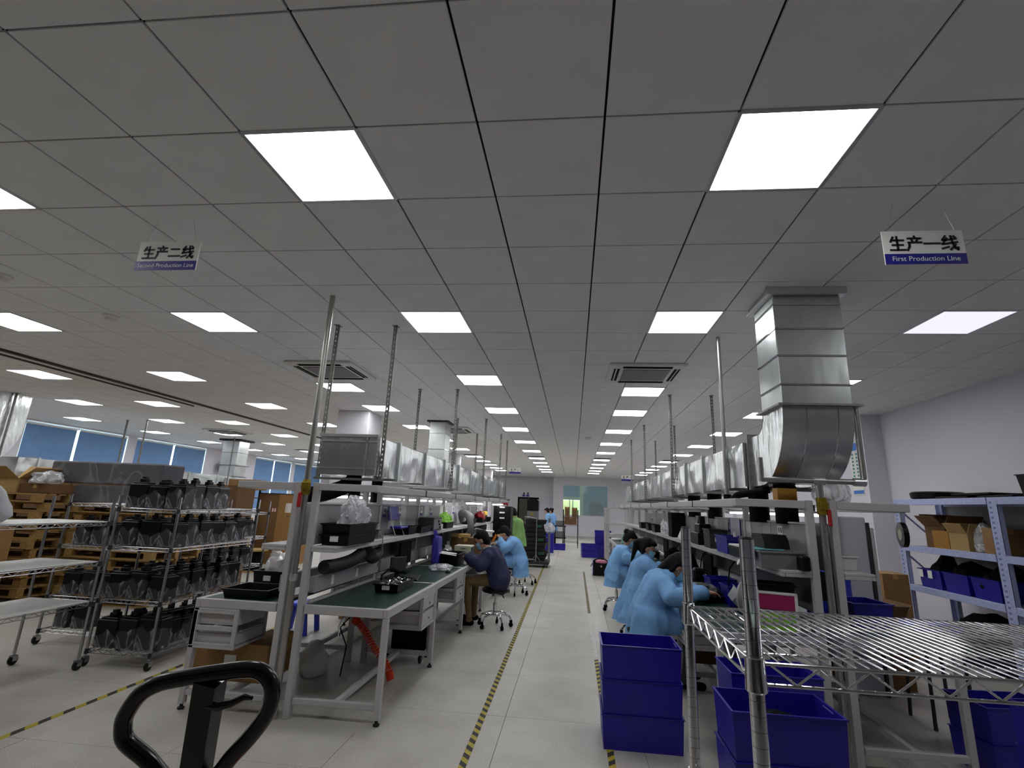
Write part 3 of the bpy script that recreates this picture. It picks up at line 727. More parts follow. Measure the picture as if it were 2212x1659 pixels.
# ---------------------------------------------------------------- workbench lines
XCL, XCR, UL = -2.16, 1.79, 1.41
def workbench(lab, xc, s, y0, L=UL, draw='far', last=False, mid=True, group='white steel workbenches with green tops'):
    t = thing('workbench', lab, 'workbench', (xc, y0, 0), group=group)
    X = lambda a, b: (min(s*a, s*b), max(s*a, s*b))
    def bx(g, a, b, y_, y2, z, z2, c=.003): xx = X(a, b); g.b(xx[0], xx[1], y_, y2, z, z2, c)
    g = G(); bx(g, .12, .748, .04, L-.001, .748, .776); part('tabletop', g, green_top, t)
    g = G(); bx(g, .745, .785, 0, L-.002, .715, .778); part('front_rail', g, white_m, t)
    g = G(); bx(g, .115, .744, 0, .038, .715, .778); part('end_rail', g, white_m, t)
    if last: g = G(); bx(g, .115, .744, L-.04, L-.002, .715, .747); part('end_rail', g, white_m, t)
    for yy in ([0, L-.046] if last else [0]):
        g = G(); bx(g, .742, .786, yy, yy+.044, .04, .714); lg = part('leg', g, white_m, t)
        g = G(); g.lathe([(.022, 0), (.026, .012), (.012, .02), (.012, .04)], 10, (s*.764, yy+.022, 0)); part('levelling_foot', g, rubber, lg)
        g = G(); bx(g, .115, .741, yy+.004, yy+.04, .1, .14); part('foot_rail', g, white_m, t)
    if mid: g = G(); bx(g, .42, .458, .042, L-.002, .1, .14); part('foot_rail', g, white_m, t)
    if draw:
        dy = L-.44 if draw == 'far' else .0
        a, b, z0, z1 = .41, .784, .425, .713
        d = thing('drawer_unit', None, None); d.parent = t
        g = G()
        bx(g, a, b, dy, dy+.42, z0, z0+.02); bx(g, a, b, dy, dy+.42, z1-.02, z1)
        for q in (a, b-.035): bx(g, q, q+.035, dy, dy+.02, z0+.02, z1-.02)
        bx(g, a+.035, b-.035, dy, dy+.02, (z0+z1)/2-.018, (z0+z1)/2+.018); bx(g, a+.035, b-.035, dy, dy+.02, z0+.02, z0+.04); bx(g, a+.035, b-.035, dy, dy+.02, z1-.04, z1-.02)
        bx(g, a, b, dy+.4, dy+.42, z0+.02, z1-.02)
        part('drawer_case', g, white_m, d)
        for k in (0, 1):
            zz = z0+.025+k*.14
            g = G(); bx(g, a+.012, b-.006, dy+.03, dy+.395, zz, zz+.115 if s > 0 or k else zz+.08); part('drawer', g, white_m, d)
            if s < 0: g = G(); bx(g, a-.004, a+.01, dy+.06, dy+.36, zz+.09, zz+.105); part('drawer_lip', g, alu, d)
        if s > 0 or True:
            for k in (0, 1): g = G(); g.lathe([(.01, 0), (.012, .008), (.006, .012)], 8, (s*b-(0 if s > 0 else .012), dy+.2, z0+.08+k*.13), 'x'); part('drawer_lock', g, dullchrome, d)
    return t
def plate(t, x, y, z, s, w=.1, h=.11):
    g = G(); xx = x+s*.001
    g.cur = 0; g.b(min(xx, xx+s*.003), max(xx, xx+s*.003), y, y+w, z+h*.3, z+h)
    g.cur = 1; g.b(min(xx, xx+s*.004), max(xx, xx+s*.004), y, y+w, z, z+h*.3)
    g.cur = 2
    for q in (.2, .62): g.b(min(xx+s*.003, xx+s*.0045), max(xx+s*.003, xx+s*.0045), y+w*q, y+w*(q+.16), z+h*.52, z+h*.9)
    return part('station_plate', g, [paper, navy, dark_ink], t)
def bench_frame(lab, xc, y0, sides=(1, -1), L=UL, panel=True, group='white steel upright shelving units', last=False, trunk=0., low=True):
    t = thing('shelving_unit', lab, 'shelving unit', (xc, y0, 0), group=group)
    for s in sides:
        X = lambda a, b: (min(s*a, s*b), max(s*a, s*b))
        def bx(a, b, y_, y2, z, z2, c=.003, g=None): g = g or G(); xx = X(a, b); g.b(xx[0], xx[1], y_, y2, z, z2, c); return g
        part('post', bx(.055, .105, 0, .05, 0, 1.7), white_m, t)
        part('cross_arm', bx(.107, .6, 0, .05, 1.64, 1.695), white_m, t)
        part('top_beam', bx(.555, .6, .055, L-.03, 1.635, 1.695), white_m, t)
        part('beam_cap', bx(.552, .603, L-.029, L-.004, 1.632, 1.698), blackmat, t)
        sh = part('shelf_board', bx(.108, .31, .0, L-.004, 1.19, 1.21), white_m, t)
        part('shelf_lip', bx(.29, .312, .0, L-.012, 1.165, 1.189), white_m, sh)
        part('shelf_bracket', bx(.108, .289, .0, .04, 1.165, 1.189), white_m, t)
        if panel:
            part('back_panel', bx(.08, .092, .052, L-.002, 1.212, 1.525), panelgrey, t)
            part('panel_edge', bx(.078, .1, .052, L-.002, 1.526, 1.54), white_m, t)
        tr = part('cable_trunking', bx(.1, .15, .06+trunk, L-.004, .855, .975), panelgrey, t)
        for k in ((.35, .85) if trunk == 0 else (.85,)): g = bx(.151, .153, k-.02, k+.03, .88, .955, 0); part('sticker', g, paper, tr)
        if low: part('lower_screen', bx(.08, .09, .06, L-.004, .98, 1.186), lowpanel, t)
        part('splash_rail', bx(.1, .13, .06, L-.004, .778, .8), white_m, t)
        if last:
            part('post', bx(.055, .105, L, L+.05, 0, 1.7), white_m, t)
    return t
def tube_lamp(x, y, z, L, lab, on=True, double=True):
    t = thing('tube_lamp', lab, 'lamp', (x, y, z))
    g = G(); g.b(-.05, .05, 0, L, .012, .034, .004); part('housing', g, white_m, t)
    for q in ((-.026, .026) if double else (0,)):
        g = G(); g.cyl((q, .03, 0), (q, L-.03, 0), .012, 8); part('tube', g, tube_m if on else whitep, t)
    return t
NL, NR = 6, 8
for i in range(NL):
    y = 4.03+i*UL
    n = ORD[i]
    workbench('green-topped white bench, aisle side of the left line, %s from the camera' % n, XCL, 1, y, last=(i == NL-1), mid=i != 1)
    if i < 3: workbench('green-topped white bench, window side of the left line, %s from the camera' % n, XCL, -1, y, draw='near' if i == 0 else 'far', last=(i == 2))
    f = bench_frame('white upright shelf frame of the left line, %s from the camera' % n, XCL, y, last=(i == NL-1), low=i > 0)
    plate(f, .092, .62, 1.4, 1)
    if i: plate(f, .092, .12, 1.4, 1)
    tube_lamp(XCL-.42, y+1.0, 1.6, 1.1, 'tube lamp on the window side of the left frames, %s from the camera' % n, i < 4)
    if i in (3, 5): tube_lamp(XCL+.46, y+.1, 1.585, 1.2, 'lit tube lamp facing the aisle under the left frames, %s one' % ('nearer' if i == 3 else 'further'), True)
for i in range(NR):
    y = 4.0+i*UL; n = ORD[i]
    workbench('green-topped white bench, aisle side of the right line, %s from the camera' % n, XCR, -1, y, last=(i == NR-1))
    if i < 2: workbench('green-topped white bench, wall side of the right line, %s from the camera' % n, XCR, 1, y, last=(i == 1))
    f = bench_frame('white upright shelf frame of the right line, %s from the camera' % n, XCR, y, panel=i < 6, last=(i == NR-1), trunk=0 if i else .5)
    if i < 6: plate(f, -.092, .5, 1.39, -1)
    tube_lamp(XCR+.42, y+1.0, 1.6, 1.2, 'tube lamp on the wall side of the right frames, %s from the camera' % n, i < 2)
    if i >= 1: tube_lamp(XCR-.45, y+.15, 1.6, 1.1, 'unlit tube lamp on the aisle side of the right frames, %s from the camera' % n, False)
# thin white uprights at the far end of the right line
for i in range(3):
    t = thing('light_shelf_stand', 'thin white pipe shelf stand ending the right line, %s from the benches' % ORD[i], 'shelf', (1.5, 15.6+i*.9, 0), group='white pipe shelf stands')
    for x in (-.45, .25):
        for y in (0, .5): g = G(); g.cyl((x, y, 0), (x, y, 1.62), .016, 8); part('post', g, white_m, t)
    for z in (.8, 1.15, 1.6): g = G(); g.b(-.47, .27, -.02, .52, z, z+.02); part('shelf_board', g, white_m, t)
# ---------------------------------------------------------------- racks, crates, trays and the goods on them
def wire_shelf(w, d, wires=True, pitch=.045, along='y', truss=True, r=.003, hgt=.03):
    """wire shelf centred, top at z=0"""
    g = G()
    for z in (0, -hgt):
        for s in (-1, 1):
            g.cyl((-w/2, s*d/2, z), (w/2, s*d/2, z), r*1.3, 6); g.cyl((s*w/2, -d/2, z), (s*w/2, d/2, z), r*1.3, 6)
    if truss:
        def zig(p, q):
            p = Vector(p); q = Vector(q); n = max(2, int((q-p).length/.05)); pts = [p.lerp(q, i/n)+Vector((0, 0, -hgt if i % 2 else 0)) for i in range(n+1)]
            for a, b in zip(pts, pts[1:]): g.cyl(a, b, r*.9, 5)
        for s in (-1, 1): zig((-w/2, s*d/2, 0), (w/2, s*d/2, 0)); zig((s*w/2, -d/2, 0), (s*w/2, d/2, 0))
    if wires:
        n = int(w/pitch) if along == 'y' else int(d/pitch)
        for i in range(1, n):
            if along == 'y': x = -w/2+w*i/n; g.cyl((x, -d/2, .003), (x, d/2, .003), r*.8, 5)
            else: y = -d/2+d*i/n; g.cyl((-w/2, y, .003), (w/2, y, .003), r*.8, 5)
    return g
def caster(parent, x, y, h=.1):
    g = G(); g.cyl((0, 0, h-.02), (0, 0, h+.02), .012, 8); g.b(-.02, .02, -.025, .025, h-.03, h-.018); g.b(-.021, -.017, -.02, .025, .035, h-.025); g.b(.017, .021, -.02, .025, .035, h-.025)
    c = part('caster', g, dullchrome, parent, (x, y, 0))
    r = .042; g = G(); g.lathe([(r*.7, -.013), (r, -.009), (r, .009), (r*.7, .013)], 16, (0, 0, r), 'x'); part('wheel', g, rubber, c, smooth=True)
def wire_rack(lab, x0, x1, y0, y1, zs, ztop, m=dullchrome, liner=False, wires=True, cast=True, rp=.0125, group='wire shelving racks on casters', pitch=.045, r=.003, zbase=None):
    cx, cy = (x0+x1)/2, (y0+y1)/2; w, d = x1-x0, y1-y0
    t = thing('wire_rack', lab, 'wire rack', (cx, cy, 0), group=group)
    zb = .1 if cast else 0
    for x in (-w/2, w/2):
        for y in (-d/2, d/2):
            g = G(); g.cyl((x, y, zb), (x, y, ztop), rp, 12)
            z = zb+.05
            p = part('post', g, m, t, smooth=True)
            g = G()
            for z in zs: g.cyl((x, y, z-.035), (x, y, z+.008), rp*1.45, 12, r2=rp*1.25)
            part('collar', g, dgrey if m is not chrome else m, p)
            if cast: caster(t, x, y)
    for z in zs:
        s = part('shelf', wire_shelf(w-.01, d-.01, wires, pitch, r=r), m, t, (0, 0, z))
        if liner: g = G(); g.b(-w/2+.02, w/2-.02, -d/2+.0, d/2-.0, .005, .009); part('liner_sheet', g, mat('liner_sheet', '#c9c8c6', .4) if 'liner_sheet' not in MATS else MATS['liner_sheet'], s)
    return t
def tray(lab, x, y, z, w, d, h, m=black_m, rz=0., group=None, sticker=True, name='tray', t=.004, rim=.01, cat='tray'):
    o = thing(name, lab, cat, (x, y, z), rz, group)
    g = G(); g.tub(w-2*rim, d-2*rim, h, t, rim); part('shell', g, m, o)
    if sticker: g = G(); g.b(-.035, .035, -d/2-.001+rim*.6, -d/2+.0008+rim*.6, h*.35, h*.35+.045); part('label_sticker', g, paper, o)
    return o
def ribbed_crate(w, d, h, m):
    o = thing('crate', None, None)
    g = G(); g.tub(w-.012, d-.012, h, .006, .006, .965); part('shell', g, m, o)
    for s in (-1, 1): g = G(); xx = s*(w/2-.012); g.b(xx-.004, xx+.004, -.06, .06, h*.72, h-.013, .003); part('grip', g, m, o)
    return o
crA = ribbed_crate(.56, .4, .215, blue_m); crB = ribbed_crate(.54, .36, .215, blue_m)
def first_or_dup(proto, used, loc, rz, lab, cat, group):
    if id(proto) in used: return dup(proto, loc, rz, lab, group)
    used.add(id(proto)); proto.location = loc; proto.rotation_euler = (0, 0, rz); tag(proto, lab, cat, group); return proto
USED = set()
HT = ['bottom', 'middle', 'top']
def crate_stack(proto, x, y, n, rz, desc, h=.2165, group='indigo plastic crates'):
    for k in range(n):
        nm = HT[k] if n == 3 else ((['bottom', 'top'][k] if n == 2 else ['bottom', 'second', 'third', 'top'][k]) if n > 1 else 'single')
        o = first_or_dup(proto, USED, (x, y, k*h), rz, 'indigo plastic crate, %s %s' % (nm, desc), 'crate', group); o['category'] = 'crate'
crate_stack(crA, .49, 4.2, 3, 0, 'of the stack standing in the aisle')
crate_stack(crB, 1.05, 3.08, 3, .0, 'of the front stack under the chrome rack')
crate_stack(crB, 1.23, 3.72, 3, 0, 'of the stack behind the front one')
crate_stack(crB, 2.62, 3.2, 3, pi/2+.12, 'of the stack by the right bench end')
crate_stack(crB, 3.0, 2.62, 3, pi/2+.1, 'of the stack at the right picture edge')
crate_stack(crB, 2.92, 4.2, 2, .1, 'of the pile behind the labelled stack')
g = G(); g.b(-.03, .03, -.001, .001, 0, .07); place1('paper_label', g, paper, (2.53, 2.87, .47), 'small white paper label on a blue crate under the rack', 'label', rz=.12)
crate_stack(crA, .56, 18.1, 2, .1, 'of the far pair left by the aisle')
crate_stack(crA, 1.1, 18.2, 2, 0, 'of the far tall pile by the right line')
for k in range(2): dup(crA, (1.02, 18.35, .43+.22*k), 0, 'indigo plastic crate stacked on end, %s of the far tall pile' % ('upper' if k else 'third'), 'indigo plastic crates')
crate_stack(crA, -.95, 19.2, 3, 0, 'of the far stack left of the aisle')
crate_stack(crA, -.55, 20.6, 1, 0, 'low by the distant workers')
# contents of the open crates
g = crumple(.16, .12, .1, 5, .4, 2); place1('parts_heap', g, blackmat, (1.05, 3.08, .44), 'dark parts lying in the open front crate', 'parts')

# chrome rack in the right foreground: wires one by one
def front_rack():
    x0, x1, y0, y1, zt = .35, 1.56, 1.12, 1.70, 1.305
    t = thing('wire_rack', 'shiny chrome wire rack in the right foreground', 'wire rack', (x0, y0, 0)); w, d = x1-x0, y1-y0
    for i, (x, y) in enumerate(((0, 0), (0, d), (w, 0), (w, d))):
        g = G(); g.cyl((x, y, .1), (x, y, 1.532), .0145, 20)
        p = part('post', g, chrome, t, smooth=True)
        g = G(); z = .15
        while z < 1.5:
            g.cyl((x, y, z), (x, y, z+.0014), .01465, 20); z += .0254
        tag(part('groove_marks', g, dullchrome, p), kind='stuff')
        for zz in (zt, .875, .2):
            g = G(); g.lathe([(.0165, -.05), (.0205, -.046), (.0185, .0), (.0185, .01), (.016, .012)], 20, (x, y, zz)); part('collar', g, chrome, p, smooth=True)
        g = G(); g.lathe([(.0125, 1.532), (.0145, 1.533), (.011, 1.537)], 16, (x, y, 0)); part('post_cap', g, dgrey, p)
        caster(t, x, y)
    for zz, full in ((zt, True), (.875, False), (.2, False)):
        g = G(); r = .0034
        for dz in (0, -.036):
            for y in (0, d): g.cyl((.018, y, dz), (w-.018, y, dz), r, 8)
            for x in (0, w): g.cyl((x, .018, dz), (x, d-.018, dz), r, 8)
        s = part('shelf', g, chrome, t, (0, 0, zz), smooth=True)
        def zig(p, q):
            p = Vector(p); q = Vector(q); n = int((q-p).length/.045); n += n % 2; pts = [p.lerp(q, i/n)+Vector((0, 0, -.034 if i % 2 else -.002)) for i in range(n+1)]
            g = G(); g.tube(pts, .0026, 6); part('truss_wire', g, chrome, s)
        zig((.03, 0, 0), (w-.03, 0, 0)); zig((.03, d, 0), (w-.03, d, 0)); zig((0, .03, 0), (0, d-.03, 0)); zig((w, .03, 0), (w, d-.03, 0))
        for k, y in enumerate((.09, .2, .31, .42, .5)):
            g = G(); g.cyl((0, y, -.004), (w, y, -.004), .003, 8); part('cross_rod', g, chrome, s, smooth=True)
        if full or zz > .5:
            n = 52 if full else 26; g = G(); g.tube([(0, 0, -.003), (0, .004, .0025), (0, d-.004, .0025), (0, d, -.003)], .0021, 8); me = g.mesh('shelf_wire', chrome, True)
            for i in range(1, n): link('shelf_wire', me, s, (w*i/n, 0, 0))
    return t
front_rack()

# left racks
wire_rack('chrome wire rack on casters loaded with bagged black canisters, nearest the left bench', -4.46, -3.82, 4.75, 6.05, [.1+.04, .575, 1.05, 1.41], 1.53)
wire_rack('chrome wire rack on casters directly behind the loaded canister rack', -5.12, -4.5, 6.3, 7.4, [.14, .62, 1.0, 1.34], 1.5)
wire_rack('wire rack with pale sheet-covered shelves at the left edge', -5.06, -4.41, 3.2, 4.63, [.565, .915, 1.275], 1.5, liner=True)
wire_rack('wire rack with canisters left of the loaded rack, in front of the pallets', -5.53, -4.58, 5.25, 5.85, [.14, .47, .98, 1.42], 1.51)
# bagged black canisters
can = thing('canister', None, None)
g = G(); g.b(-.095, .095, -.07, .07, 0, .225, .008); g.b(-.08, .08, -.055, .055, .225, .24, .005); part('body', g, black_m, can)
g = G(); g.b(-.032, .032, -.03, .03, .24, .275, .004); g.b(-.02, .02, -.02, .02, .275, .295, .003); part('neck', g, black_m, can)
def bagskin(seed, h=.17):
    g = G(); n = 20; rows = []
    for j in range(6):
        f = j/5; ring = []
        for i in range(n):
            a = 2*pi*i/n; c, s = cos(a), sin(a); k = 1/max(abs(c)/.1, abs(s)/.075)
            k *= 1+.05*noise.noise(Vector((c*1.5+seed, s*1.5, f*2.5)))+.05*f*noise.noise(Vector((c*5, s*5+seed, f*4)))
            top = h+.075*noise.noise(Vector((c*1.3, s*1.3+seed*2, 3)))
            ring.append((c*k, s*k, .004+f*top))
        rows.append(ring)
    vs = [v for r in rows for v in r]; fs = [(j*n+i, j*n+(i+1) % n, (j+1)*n+(i+1) % n, (j+1)*n+i) for j in range(5) for i in range(n)]
    g.add(vs, fs); return g
bagm = [bagskin(k*2.7, .1+.03*(k % 3)).mesh('bag', filmd, True) for k in range(6)]
bagobj = link('bag', bagm[0], can)
SHN = {0: 'bottom', 1: 'third', 2: 'second', 3: 'top'}
cnt = [0]
def put_can(x, y, z, rz, lab, sc=1.):
    k = cnt[0]; cnt[0] += 1
    o = first_or_dup(can, USED, (x, y, z), rz, lab, 'canister', 'bagged black canisters')
    o['category'] = 'canister'; o.scale = (sc, sc, sc*(1+.06*((k*7) % 5-2)/2))
    for c in o.children:
        if c.name.startswith('bag'): c.data = bagm[k % 6]
for zi, z in enumerate((.14, .575, 1.05, 1.41)):
    for i in range(3):
        put_can(-4.35+.215*i, 4.87, z+.007, random.uniform(-.15, .15), 'black canister in clear bag, front of the loaded rack, %s shelf, %s from the left' % (SHN[zi], ORD[i]), 1.0 if zi else 1.15)
    for j in range(5):
        if zi == 3 and j in (3, 4): continue
        put_can(-3.96+.01*(j % 2), 5.08+.2*j, z+.007, pi/2+random.uniform(-.15, .15), 'black canister in clear bag, aisle side of the loaded rack, %s shelf, %s back' % (SHN[zi], ORD[j]))
        put_can(-4.26, 5.08+.2*j, z+.007, pi/2+random.uniform(-.15, .15), 'black canister in clear bag, inner side of the loaded rack, %s shelf, %s back' % (SHN[zi], ORD[j]))
for zi, z in ((1, .47), (2, .98), (0, .14)):
    for i in range(4 if zi else 2):
        put_can(-5.38+.22*i, 5.4, z+.007, random.uniform(-.2, .2), 'bagged black canister on the rack by the pallets, %s shelf, %s from left' % (SHN[zi], ORD[i]))
for zi, z in ((1, .62), (2, 1.0)):
    for i in range(4): put_can(-4.66, 6.45+.23*i, z+.007, pi/2+random.uniform(-.2, .2), 'black canister in clear bag on the second rack, %s shelf, %s back' % (SHN[zi], ORD[i]))
for k in range(4):
    g = G(); g.b(-.03, .03, -.0008, .0008, 0, .045); place1('shelf_tag', g, paper, (-3.80, 4.95+.17*k, .5), 'small white tag hung on the loaded rack, %s from the front' % ORD[k], 'tag', rz=pi/2, group='white shelf tags')
# pallets, cartons and wrapped foam on the left
def pallet(lab, x, y, z, w=1.15, d=1.0, rz=0.):
    t = thing('pallet', lab, 'pallet', (x, y, z), rz, 'stacked wooden pallets')
    for s in (-1, 0, 1):
        g = G(); g.b(-w/2, w/2, s*(d/2-.05)-.05, s*(d/2-.05)+.05, 0, .02, .002); part('bottom_board', g, wood, t)
        for q in (-1, 0, 1): g = G(); g.b(q*(w/2-.06)-.06, q*(w/2-.06)+.06, s*(d/2-.05)-.048, s*(d/2-.05)+.048, .02, .1, .003); part('block', g, wood, t)
    for k in range(7): y_ = -d/2+.06+k*(d-.12)/6; g = G(); g.b(-w/2, w/2, y_-.055, y_+.055, .1, .122, .003); part('deck_board', g, wood, t)
    return t
for k in range(12):
    pallet('wooden pallet, %s up in the stack behind the left wire racks' % ORD[k], -7.95+.03*sin(k*2.1), 7.1+.05*cos(k*3.7), k*.124, 1.08, rz=.02*sin(k*1.3))
def carton(lab, x, y, z, w, d, h, rz=0., m=card, flaps=0, tape=True, group=None, lab2=None):
    t = thing('carton', lab, 'carton', (x, y, z), rz, group)
    g = G()
    if flaps: g.tub(w, d, h, .006, .001, 1.0)
    else: g.b(-w/2, w/2, -d/2, d/2, 0, h, .003)
    part('box', g, m, t)
    if flaps:
        for i, (cx, cy, L, ang, ax) in enumerate(((0, -d/2, w, -.5, 0), (0, d/2, w, .4, 0), (-w/2, 0, d, .6, 1), (w/2, 0, d, -.5, 1))):
            fl_ = min(w, d)*.45; g = G()
            if ax == 0:
                sgn = -1 if cy < 0 else 1; g.b(-L/2, L/2, min(0, sgn*.006), max(0, sgn*.006), 0, fl_); part('flap', g, m, t, (0, cy, h), (-sgn*abs(ang)*flaps, 0, 0))
            else:
                sgn = -1 if cx < 0 else 1; g.b(min(0, sgn*.006), max(0, sgn*.006), -L/2, L/2, 0, fl_); part('flap', g, m, t, (cx, 0, h), (0, sgn*abs(ang)*flaps, 0))
    elif tape:
        g = G(); g.b(-.03, .03, -d/2-.001, d/2+.001, h-.06, h+.001); part('packing_tape', g, mat('packing_tape', '#b98f52', .25) if 'packing_tape' not in MATS else MATS['packing_tape'], t)
    if lab2: g = G(); g.b(-.05, .05, -d/2-.0015, -d/2, h*.4, h*.4+.08); part('shipping_label', g, paper, t)
    return t
carton('pale cardboard carton with open flap topmost on the left pallets', -8.3, 6.95, 1.49, .7, .6, .2, .05, cardl, 1.9)
carton('dark cardboard carton behind the pale one on the pallets', -7.68, 6.95, 1.49, .5, .5, .13, 0, card2)
carton('brown carton on the floor at the left edge', -7.75, 5.95, 0, .9, .6, .55, .05, card); carton('brown carton stacked on the floor carton at the left edge', -7.75, 5.95, .552, .9, .6, .5, .08, card)
def foam(lab, x, y, z, w, d, h, rz=0):
    t = thing('foam_block', lab, 'foam block', (x, y, z), rz, 'film-wrapped grey foam blocks')
    g = G(); g.b(-w/2, w/2, -d/2, d/2, 0, h, .02); part('block', g, foam_m, t)
    n = 12; g = G()
    for s in (-1,):
        vs = []; 
        for j in range(n+1):
            for i in range(n+1):
                u, v = i/n, j/n; p = Vector((u*5+x, v*4, z*3))
                vs.append((-w/2+u*w, -d/2-.012-.02*abs(noise.noise(p))-.03*(1-u)*abs(noise.noise(p*2)), v*(h+.008)))
        g.add(vs, [(j*(n+1)+i, j*(n+1)+i+1, (j+1)*(n+1)+i+1, (j+1)*(n+1)+i) for j in range(n) for i in range(n)])
        vs = [(-w/2+(i/n)*w, -d/2-.012+(j/n)*d, h+.012+.012*noise.noise(Vector((i*.7+x, j*.7, z)))) for j in range(n+1) for i in range(n+1)]
        g.add(vs, [(j*(n+1)+i, j*(n+1)+i+1, (j+1)*(n+1)+i+1, (j+1)*(n+1)+i) for j in range(n) for i in range(n)])
    part('film_wrap', g, filmm, t, smooth=True)
    return t
for k in range(11): pallet('wooden pallet, %s up in the stack under the wrapped foam' % ORD[k], -6.6+.025*sin(k*1.7), 7.5+.04*cos(k*2.9), k*.124, 1.38, 1.0, rz=.012*sin(k*2.3))
foam('dark grey foam block in film, lower block over the pallets', -6.75, 7.3, 1.375, 1.4, .45, .26)
foam('dark grey foam block in film, upper block over the pallets', -7.0, 7.3, 1.655, 1.85, .45, .32)
g = crumple(.2, .15, .11, 12, .4, 3); place1('film_bundle', g, filmw, (-7.62, 6.78, 1.623), 'loose bunched plastic film hanging off the foam block', 'plastic film', smooth=True)
g = crumple(.22, .3, .22, 13, .25, 3); place1('film_bundle', g, mat('grey_bag', '#8f8f93', .45, var=.15, vs=5), (-4.78, 3.62, 1.286), 'grey plastic-wrapped bundle on the top sheet-covered shelf', 'plastic film', smooth=True)

for k in range(4): carton('large dark carton added far left behind the pallets to block light, %s from the floor' % ORD[k], -10.6, 8.75, .435*k, 3.1, .5, .43, 0, card2)  # dark cartons added to block light showing through the pallet gaps
for k in range(4): carton('large dark carton added behind the pallets to block light, %s from the floor' % ORD[k], -7.4, 8.75, .435*k, 3.2, .5, .43, 0, card2)  # second added stack, keeps bright floor from showing between pallets
# brown board cabinets and goods far left
t = thing('board_cabinet', 'tall brown board cabinet behind the left bench', 'cabinet', (-7.25, 12.45, 0))
g = G(); g.b(-.42, .1, -.35, .35, .04, 1.63, .004); part('carcass', g, cabm, t); g = G(); g.b(.104, .62, -.35, .35, .04, 1.63, .004); part('carcass', g, mat('brown_board_light', '#98703c', .6), t)
g = G(); g.b(-.44, .64, -.36, .36, 1.63, 1.645); part('top_edge', g, blackmat, t); g = G(); g.b(-.42, .62, -.33, .33, 0, .039); part('plinth', g, cardl, t)
g = G(); g.b(.3, .45, -.354, -.3505, 1.2, 1.42); part('notice', g, paper, t)
for q in (-.02, .04): g = G(); g.cur = 0; g.b(q-.025, q+.025, -.353, -.3505, 1.2, 1.3); g.cur = 1; g.b(q-.017, q+.017, -.354, -.3525, 1.21, 1.29); part('red_label', g, [red_m, paper], t)
for k in range(3): g = G(); g.cyl((.2+.12*k, -.356, .1), (.22+.12*k, -.356, 1.6), .004, 5); part('strap', g, cardl, t)
t = thing('steel_shelf', 'cluttered shelf with cartons beside the brown cabinet', 'shelf', (-8.3, 12.0, 0))
for x in (-.55, .5):
    for y in (-.25, .25): g = G(); g.b(x, x+.04, y, y+.04, 0, 1.7); part('post', g, dgrey, t)
for z in (.4, .85, 1.15, 1.5): g = G(); g.b(-.6, .6, -.28, .3, z, z+.03); part('shelf_board', g, greym, t)
for k, (x, z, w, h, m_) in enumerate(((-.3, 1.53, .45, .14, card), (.2, 1.53, .45, .14, card), (-.3, 1.18, .4, .2, cardl), (.22, 1.18, .4, .22, card2), (-.2, .43, .5, .3, card), (.3, .43, .4, .34, card2))):
    carton('small carton on the cluttered shelf beside the brown cabinet, %s' % ['top left', 'top right', 'upper left', 'upper right', 'low left', 'low right'][k], -8.3+x, 12.02, z+.002, min(w, .4), .34, h, 0, m_)
tray('pink plastic tray on the cluttered shelf', -8.05, 11.9, .881, .36, .24, .12, pink, sticker=False)
carton('tall carton standing between the shelf and the brown cabinet', -7.75+.0, 11.75, 0, .22, .4, 1.05, 0, cardl)
carton('big carton on top of the cluttered shelf', -7.95, 12.0, 1.70, .7, .5, .24, 0, card)
for k, (x, y) in enumerate(((-6.85, 10.95), (-7.5, 10.5))):
    t = thing('cable_drum', 'round cable drum with wooden top, %s of the pair by the cabinet' % ('nearer' if k else 'further'), 'cable drum', (x, y, 0))
    g = G(); g.lathe([(.24, 0), (.24, .03)], 24); g.lathe([(.27, .42), (.27, .45)], 24); part('flange', g, cardl, t)
    g = G(); g.lathe([(.19, .03), (.2, .2), (.19, .42)], 20); part('wound_core', g, blackmat, t, smooth=True)
g = G(); g.b(-.16, .16, -.14, .14, 0, .34, .02); place1('black_case', g, blackmat, (-7.5, 10.5, .45), 'black case standing on the nearer cable drum', 'case')
g = G(); g.lathe([(.1, 0), (.12, .3), (.11, .31)], 14); place1('blue_bucket', g, blue2, (-8.2, 10.4, .0), 'blue bucket on the floor beside the cable drums', 'bucket', smooth=True)

